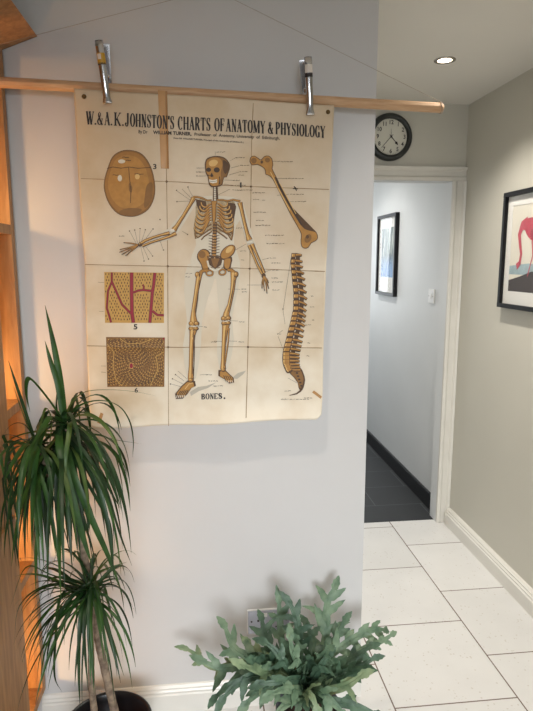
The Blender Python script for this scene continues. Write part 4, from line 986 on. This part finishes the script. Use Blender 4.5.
pleaf([(66, 424, 1.50), (90, 433, 1.55), (115, 440, 1.60), (142, 444, 1.64)], .012, 1)
pleaf([(66, 426, 1.50), (88, 437, 1.55), (108, 446, 1.60), (122, 462, 1.62), (127, 476, 1.63)], .012, 1)
pleaf([(64, 428, 1.50), (86, 455, 1.46), (105, 483, 1.46), (120, 508, 1.48)], .013, 1)
pleaf([(62, 428, 1.50), (84, 452, 1.44), (104, 486, 1.42), (120, 535, 1.44), (132, 566, 1.46)], .010, 1)
pleaf([(62, 428, 1.50), (72, 470, 1.40), (92, 520, 1.38), (108, 556, 1.39), (122, 592, 1.42)], .016, 0)
pleaf([(60, 428, 1.50), (60, 450, 1.40), (73, 500, 1.36), (84, 540, 1.36), (92, 565, 1.37)], .018, 0)
pleaf([(64, 424, 1.50), (50, 418, 1.44), (38, 450, 1.38), (33, 500, 1.36), (32, 560, 1.36)], .017, 0)
pleaf([(64, 422, 1.50), (45, 425, 1.42), (36, 450, 1.38), (30, 470, 1.36), (22, 540, 1.35)], .015, 0)
pleaf([(40, 442, 1.48), (26, 446, 1.42), (14, 462, 1.38), (4, 482, 1.36)], .016, 0)
pleaf([(38, 444, 1.48), (24, 425, 1.46), (12, 425, 1.45), (2, 436, 1.44)], .009, 1)
pleaf([(38, 444, 1.48), (22, 440, 1.46), (10, 448, 1.43), (6, 470, 1.42), (8, 500, 1.41), (14, 522, 1.41)], .010, 1)
pleaf([(66, 424, 1.50), (70, 425, 1.42), (66, 455, 1.37), (66, 480, 1.36)], .012, 2)
pleaf([(50, 446, 1.46), (52, 420, 1.46), (46, 408, 1.5), (40, 428, 1.52), (38, 450, 1.52)], .007, 2)
pleaf([(66, 422, 1.50), (58, 450, 1.50), (56, 410, 1.52), (57, 388, 1.54)], .012, 1)
pleaf([(60, 430, 1.50), (80, 470, 1.42), (97, 500, 1.40), (110, 525, 1.41), (114, 560, 1.42)], .009, 1)
rnd = random.uniform
def wedge():     # azimuths facing the room and the sides, few toward the wall
    a_ = rnd(-1.05, 1.05)*math.pi-.5*math.pi
    return a_
def fill(n, c, sc, els, lens, ws, drs, box):
    k = 0; tries = 0
    while k < n and tries < n*60:
        tries += 1; el = rnd(*els)
        mi = random.choice([0, 0, 1, 1, 1, 2]) if el > -.1 else random.choice([0, 1, 1])
        if rleaf(c+Vector((rnd(-.012, .012), rnd(-.012, .012), rnd(-sc, .02))), wedge(), el, rnd(*lens), rnd(*ws), rnd(*drs), mi, box): k += 1
fill(80, C1, .07, (-1.1, .5), (.24, .46), (.009, .015), (.35, 1.25), (8, 404, 134, 606))
fill(10, C1, .03, (.2, .9), (.24, .34), (.008, .012), (.7, 1.3), (20, 385, 134, 500))
fill(60, C2, .06, (-1.1, .5), (.22, .42), (.008, .013), (.35, 1.25), (1, 408, 100, 590))
fill(95, C3, .04, (-.7, .8), (.20, .33), (.006, .0105), (.25, .9), (12, 548, 137, 712))
for pts in ([(89, 590, 1.47), (96, 575, 1.48), (110, 568, 1.5), (127, 562, 1.52)], [(89, 592, 1.47), (105, 585, 1.48), (122, 590, 1.5), (136, 613, 1.52)], [(89, 594, 1.47), (108, 598, 1.45), (124, 630, 1.44), (134, 656, 1.44)], [(89, 590, 1.47), (110, 580, 1.50), (124, 580, 1.52)],
            [(88, 592, 1.47), (100, 610, 1.42), (112, 640, 1.40), (124, 676, 1.40)], [(86, 594, 1.46), (80, 620, 1.38), (79, 670, 1.36), (80, 708, 1.36)], [(87, 594, 1.46), (84, 630, 1.38), (88, 690, 1.36)], [(86, 592, 1.46), (62, 595, 1.40), (56, 640, 1.37), (55, 676, 1.36), (62, 692, 1.36)], [(86, 590, 1.46), (50, 585, 1.42), (20, 606, 1.40), (14, 650, 1.39)],
            [(86, 588, 1.46), (50, 575, 1.42), (26, 568, 1.40), (10, 608, 1.38)], [(88, 590, 1.47), (78, 560, 1.46), (66, 552, 1.46), (54, 556, 1.45)]):
    pleaf(pts, .0095, random.choice([0, 1]))
dr = thing('potted_dracaena', 'tall potted plant with dark strappy drooping leaves on grey canes by the bookcase', 'potted plant', (-.28, 1.585, 0))
random.shuffle(LEAVES); 
LEAVES.sort(key=lambda l: -l[1]*sum((q-p).length for p, q in zip(l[0], l[0][1:])))
for pts, w, tw, mi in LEAVES[:96]:
    mb = MB(); strap(mb, pts, w, tw); o = mb.build('leaf', DL[mi], dr, fixn=False)
mb = MB()
for pts, w, tw, mi in LEAVES[96:]: strap(mb, pts, w, tw, mi)
fo = mb.build('foliage', DL, dr, fixn=False); fo['kind'] = 'stuff'; fo['label'] = 'thinner leaves filling the leaf heads'
PC = Vector((-.298, 1.585, 0))
def cane(pts, r0, r1):
    P3 = catmull([Vector(p) for p in pts], 10); n = len(P3)
    mb = MB(); mb.tube(P3, [(r0+(r1-r0)*i/(n-1))*(1+.05*math.sin(i*2.1)) for i in range(n)], 14); return mb.build('cane', BARK, dr)
cane([(-.265, 1.60, .119), atY(105, 670, 1.585), atY(96, 628, 1.57), atY(80, 530, 1.54), atY(70, 470, 1.52), C1+Vector((0, 0, -.01))], .0125, .009)
cane([(-.325, 1.57, .119), atY(92, 690, 1.55), atY(91, 640, 1.52), C3+Vector((0, 0, -.01))], .0105, .008)
cane([atY(80, 530, 1.54), atY(62, 495, 1.52), atY(44, 465, 1.49), C2], .008, .007)
e = MB(); e.lathe([(0, .0), (.088, .0), (.092, .004), (.126, .165), (.131, .178), (.131, .186), (.126, .187), (.122, .180), (.118, .165), (.088, .012), (0, .012)], PC, 56); e.build('pot', POTB, dr)
e = MB(); e.lathe([(0, .013), (.070, .013), (.086, .125), (.090, .127), (.090, .138), (.084, .138), (.080, .118), (0, .118)], PC, 48); e.build('inner_pot', TERR, dr)
e = MB(); e.lathe([(0, .1185), (.0798, .1185), (.0798, .121), (.05, .125), (0, .123)], PC, 32); e.build('soil', SOIL, dr)
adopt(dr)

# --- blue-green fern
FL = [leafmat('fern_leaf', (86, 114, 90), (124, 148, 120), .5, .15, 30), leafmat('fern_leaf_dark', (58, 84, 66), (88, 116, 92), .5, .15, 30), leafmat('fern_leaf_light', (112, 138, 104), (150, 166, 130), .5, .2, 30), leafmat('fern_leaf_dry', (118, 128, 84), (150, 132, 92), .6, .2, 40)]
fn = thing('potted_fern', 'bushy potted fern with lobed blue-green fronds on the floor below the socket', 'potted plant', (.32, 1.62, 0))
def frond(pts, lobes, ll, lw, mi=0, tip=None, roll=0, start=.3):
    ll *= 1.32; lw *= 1.25; lobes = max(3, lobes-(1 if lobes > 3 else 0))
    P3 = catmull([atY(x, y, Y) for x, y, Y in pts], 8); n = len(P3)
    for i, p in enumerate(P3):
        p.y = min(p.y, 1.815); p.z = max(p.z, .02)
    mb = MB(); cum = [0]
    for p, q in zip(P3, P3[1:]): cum.append(cum[-1]+(q-p).length)
    tot = cum[-1]
    def ev(s_):
        s_ = max(0, min(tot, s_))
        for i in range(n-1):
            if cum[i+1] >= s_: f = (s_-cum[i])/max(1e-6, cum[i+1]-cum[i]); return P3[i].lerp(P3[i+1], f), (P3[i+1]-P3[i]).normalized()
        return P3[-1], (P3[-1]-P3[-2]).normalized()
    mb.tube(P3, [.0024*(1-.6*i/(n-1)) for i in range(n)], 7, 0)
    def blade(o_, d_, nr, L, w, droop, seed):
        m_ = 9; sd = d_.cross(nr).normalized(); vs = []; p = o_.copy(); dd = d_.copy()
        for i in range(m_+1):
            q = i/m_; ww = w*.5*min(1, .55+q*1.3)*(max(0, 1-q**2.3))**.85 if i < m_ else .0005
            ww = max(.0005, ww*(1+.15*math.sin(seed+i*2.0)))
            wv = nr*(math.sin(seed*1.7+i*1.5)*.0022)
            vs += [p-sd*ww+wv+nr*ww*.2, p, p+sd*ww-wv+nr*ww*.2]
            dd = (dd+Vector((0, 0, -1))*droop*.12+sd*math.sin(seed)*.03).normalized(); p = p+dd*(L/m_); p.y = min(p.y, 1.817); p.z = max(p.z, .015)
        mb.add(vs, [f for i in range(m_) for f in ((i*3, i*3+1, i*3+4, i*3+3), (i*3+1, i*3+2, i*3+5, i*3+4))], 0, True)
    # web along the rib
    wb = []; M_ = 14
    for i in range(M_+1):
        s_ = tot*(start*.8+(1-start*.8)*i/M_); p, t = ev(s_)
        vdir = (CAM-p).normalized(); side = t.cross(vdir).normalized(); side = Matrix.Rotation(roll, 3, t) @ side
        ww = .010*math.sin(math.pi*min(1, .1+.9*i/M_))**.5*(lw/.022)
        nr = side.cross(t); wb += [p-side*ww+nr*.001, p+nr*.0, p+side*ww+nr*.001]
    mb.add(wb, [f for i in range(M_) for f in ((i*3, i*3+1, i*3+4, i*3+3), (i*3+1, i*3+2, i*3+5, i*3+4))], 0, True)
    for k in range(lobes):
        for sgn in (-1, 1):
            f = start+(1-start)*((k+(.25 if sgn > 0 else -.02))/lobes)*.92
            p, t = ev(tot*f); vdir = (CAM-p).normalized(); side = t.cross(vdir).normalized(); side = Matrix.Rotation(roll, 3, t) @ side; nr = side.cross(t).normalized()
            q = (f-start)/(1-start); L = ll*(1-.42*q)*rnd(.82, 1.15)*(.75 if k == 0 else 1)
            d_ = (t*rnd(.72, 1.05)+side*sgn*.75+nr*rnd(-.15, .25)).normalized()
            blade(p-d_*.003, d_, nr, L, lw*rnd(.85, 1.12), rnd(.1, .9), rnd(0, 6))
    p, t = ev(tot*.97); vdir = (CAM-p).normalized(); side = t.cross(vdir).normalized(); nr = side.cross(t).normalized()
    blade(p-t*.01, t, nr, tip if tip else ll*.9, lw*1.0, .3, rnd(0, 6))
    return mb.build('frond', FL[mi], fn, fixn=False)
b0 = (306, 690, 1.60)
frond([b0, (325, 640, 1.66), (327, 605, 1.72), (336, 584, 1.75)], 5, .085, .023, 0, .05, .2, .35)
frond([b0, (300, 650, 1.62), (297, 620, 1.64), (288, 600, 1.66)], 3, .07, .022, 1, .06, 0, .4)
frond([b0, (284, 650, 1.64), (280, 620, 1.68), (279, 598, 1.70)], 3, .06, .020, 0, .06, 0, .4)
frond([b0, (272, 655, 1.62), (264, 630, 1.66), (261, 615, 1.69)], 3, .065, .020, 1, .04, 0, .4)
frond([b0, (262, 660, 1.58), (236, 650, 1.60), (223, 622, 1.66)], 4, .07, .022, 0, .05, .2, .35)
frond([b0, (252, 668, 1.58), (222, 668, 1.60), (200, 660, 1.62)], 4, .085, .022, 0, .06, -.2, .4)
frond([b0, (256, 660, 1.60), (215, 668, 1.66), (195, 654, 1.70), (182, 646, 1.72)], 3, .045, .016, 2, .05, .2, .55)
frond([b0, (260, 676, 1.50), (236, 685, 1.48), (220, 702, 1.46)], 3, .07, .022, 1, .06, 0, .35)
frond([b0, (282, 672, 1.52), (262, 672, 1.48), (240, 664, 1.46)], 4, .062, .022, 2, .06, .3, .3)
frond([b0, (290, 670, 1.50), (275, 650, 1.50), (262, 640, 1.52)], 4, .055, .021, 1, .05, 0, .25)
frond([b0, (300, 668, 1.50), (292, 650, 1.50), (290, 634, 1.52)], 4, .05, .021, 0, .05, .4, .3)
frond([b0, (325, 662, 1.60), (348, 642, 1.62), (372, 630, 1.64), (388, 630, 1.66)], 6, .062, .020, 0, .03, .1, .3)
frond([b0, (330, 670, 1.56), (350, 660, 1.56), (372, 645, 1.58)], 4, .055, .020, 1, .05, .1, .3)
frond([b0, (322, 655, 1.60), (335, 640, 1.64), (346, 618, 1.68)], 4, .055, .021, 1, .05, 0, .35)
frond([b0, (330, 690, 1.48), (348, 685, 1.44), (364, 673, 1.42)], 4, .055, .022, 2, .055, 0, .2)
frond([b0, (326, 700, 1.44), (352, 705, 1.42), (380, 716, 1.40)], 4, .065, .024, 1, .05, 0, .2)
frond([b0, (300, 690, 1.46), (282, 690, 1.42), (268, 696, 1.40)], 4, .052, .024, 0, .05, .2, .2)
frond([b0, (306, 692, 1.45), (312, 696, 1.40), (318, 712, 1.38)], 4, .062, .024, 2, .05, .2, .1)
frond([b0, (298, 696, 1.45), (284, 706, 1.40), (270, 722, 1.38)], 4, .055, .024, 0, .05, .2, .15)
frond([b0, (314, 676, 1.52), (322, 664, 1.50), (330, 652, 1.50)], 3, .045, .022, 1, .04, .2, .2)
frond([b0, (300, 680, 1.48), (280, 682, 1.44), (258, 684, 1.44)], 4, .05, .022, 1, .05, -.2, .25)
frond([b0, (310, 660, 1.60), (312, 640, 1.64), (306, 622, 1.68)], 4, .055, .021, 1, .05, -.2, .3)
frond([b0, (286, 672, 1.56), (262, 660, 1.58), (246, 640, 1.62)], 4, .055, .021, 2, .04, -.3, .3)
frond([b0, (336, 676, 1.52), (356, 668, 1.50), (378, 656, 1.50)], 3, .045, .018, 1, .04, .3, .35)
for k in range(17):
    an = rnd(-.95, -.05)*math.pi; x1 = 306+rnd(30, 62)*math.cos(an)*1.1; y1 = 672+rnd(6, 36)*math.sin(an); yy = 1.52+rnd(-.08, .08)
    frond([b0, ((x1+306)/2, (y1+690)/2-4, (yy+1.6)/2), (x1, y1, yy)], 3, .05, .022, random.choice([0, 1, 1]), .05, rnd(-.4, .4), .3)
frond([b0, (286, 682, 1.54), (262, 690, 1.50), (244, 706, 1.48)], 4, .060, .023, 0, .06, .2, .3)
frond([b0, (318, 690, 1.46), (330, 700, 1.42), (346, 716, 1.40)], 4, .055, .023, 0, .05, -.2, .2)
frond([b0, (300, 700, 1.44), (298, 708, 1.40), (294, 722, 1.38)], 4, .055, .023, 1, .05, .1, .15)
frond([b0, (340, 668, 1.56), (362, 650, 1.58), (384, 640, 1.60), (395, 632, 1.62)], 5, .040, .017, 0, .03, -.2, .45)
frond([b0, (262, 672, 1.54), (232, 684, 1.54), (212, 700, 1.54)], 4, .045, .020, 1, .05, .1, .4)
FPc = Vector((.315, 1.60, 0)); PG = mat('grey_plastic_pot', (70, 72, 78), .4); 
e = MB(); e.lathe([(0, 0), (.072, 0), (.075, .004), (.098, .150), (.103, .152), (.103, .172), (.099, .173), (.095, .150), (.072, .010), (0, .010)], FPc, 48); e.build('pot', PG, fn)
e = MB(); e.lathe([(0, .138), (.0925, .138), (.0925, .142), (.05, .147), (0, .146)], FPc, 32); e.build('soil', SOIL, fn)
adopt(fn)

# ------------------------------------------------------------------ lights
def spot(loc, tgt, e_, col, ang, blend, rad):
    l = bpy.data.lights.new('spot_light', 'SPOT'); l.energy = e_; l.color = col; l.spot_size = R(ang); l.spot_blend = blend; l.shadow_soft_size = rad
    o = bpy.data.objects.new('spot_light', l); COL.objects.link(o); o.location = loc
    o.rotation_euler = (Vector(tgt)-Vector(loc)).to_track_quat('-Z', 'Y').to_euler(); return o
def point(loc, e_, col, rad):
    l = bpy.data.lights.new('bulb', 'POINT'); l.energy = e_; l.color = col; l.shadow_soft_size = rad
    o = bpy.data.objects.new('bulb', l); COL.objects.link(o); o.location = loc; return o
def area(loc, tgt, sx_, sy_, e_, col, spread=170):
    l = bpy.data.lights.new('window_area_light', 'AREA'); l.shape = 'RECTANGLE'; l.size = sx_; l.size_y = sy_; l.energy = e_; l.color = col
    o = bpy.data.objects.new('window_area_light', l); COL.objects.link(o); o.location = loc
    l.spread = R(spread); o.rotation_euler = (Vector(tgt)-Vector(loc)).to_track_quat('-Z', 'Y').to_euler(); return o
WARM = (1, .87, .71)
spot((-.02, .88, CZ-.01), (0, 1.10, 0), 37, WARM, 140, 1.0, .035)
spot((1.038, 2.50, CZ-.012), (1.038, 2.50, 0), 58, (1, .93, .84), 120, .9, .03)
spot((1.02, 1.75, CZ-.01), (1.05, 1.75, 0), 60, (1, .93, .84), 116, .75, .03)
spot((.1, -.6, CZ-.01), (.1, -.6, 0), 30, WARM, 130, .9, .04)
area((.3, -2.45, 1.45), (.25, 1.8, .1), 1.6, 1.5, 19, (.92, .96, 1), 60)  # added at the unseen window; tilt and spread brighten the lower main wall
area((1.0, 6.45, 1.5), (1.0, 3, 1.2), .6, 1.15, 12, (.90, .95, 1))
spot((.80, 4.3, CZ-.01), (.80, 4.3, 0), 62, (1, .97, .93), 150, .9, .05)  # unseen lamp, added to brighten the corridor wall
ORG = (1, .58, .22)
for z, en in ((.20, 4.2), (.655, 4.2), (1.185, 4.0), (1.70, 2.8)):
    point((-.70, 1.60, z), en, ORG, .02)
w_ = bpy.data.worlds.new('world'); SC.world = w_; w_.use_nodes = True
bg = w_.node_tree.nodes['Background']; bg.inputs[0].default_value = (.75, .87, 1, 1); bg.inputs[1].default_value = 1.0
vs_ = SC.view_settings; vs_.view_transform = 'Standard'; vs_.look = 'None'; vs_.exposure = -.13; vs_.gamma = 1; vs_.use_curve_mapping = False
SC.cycles.max_bounces = 8
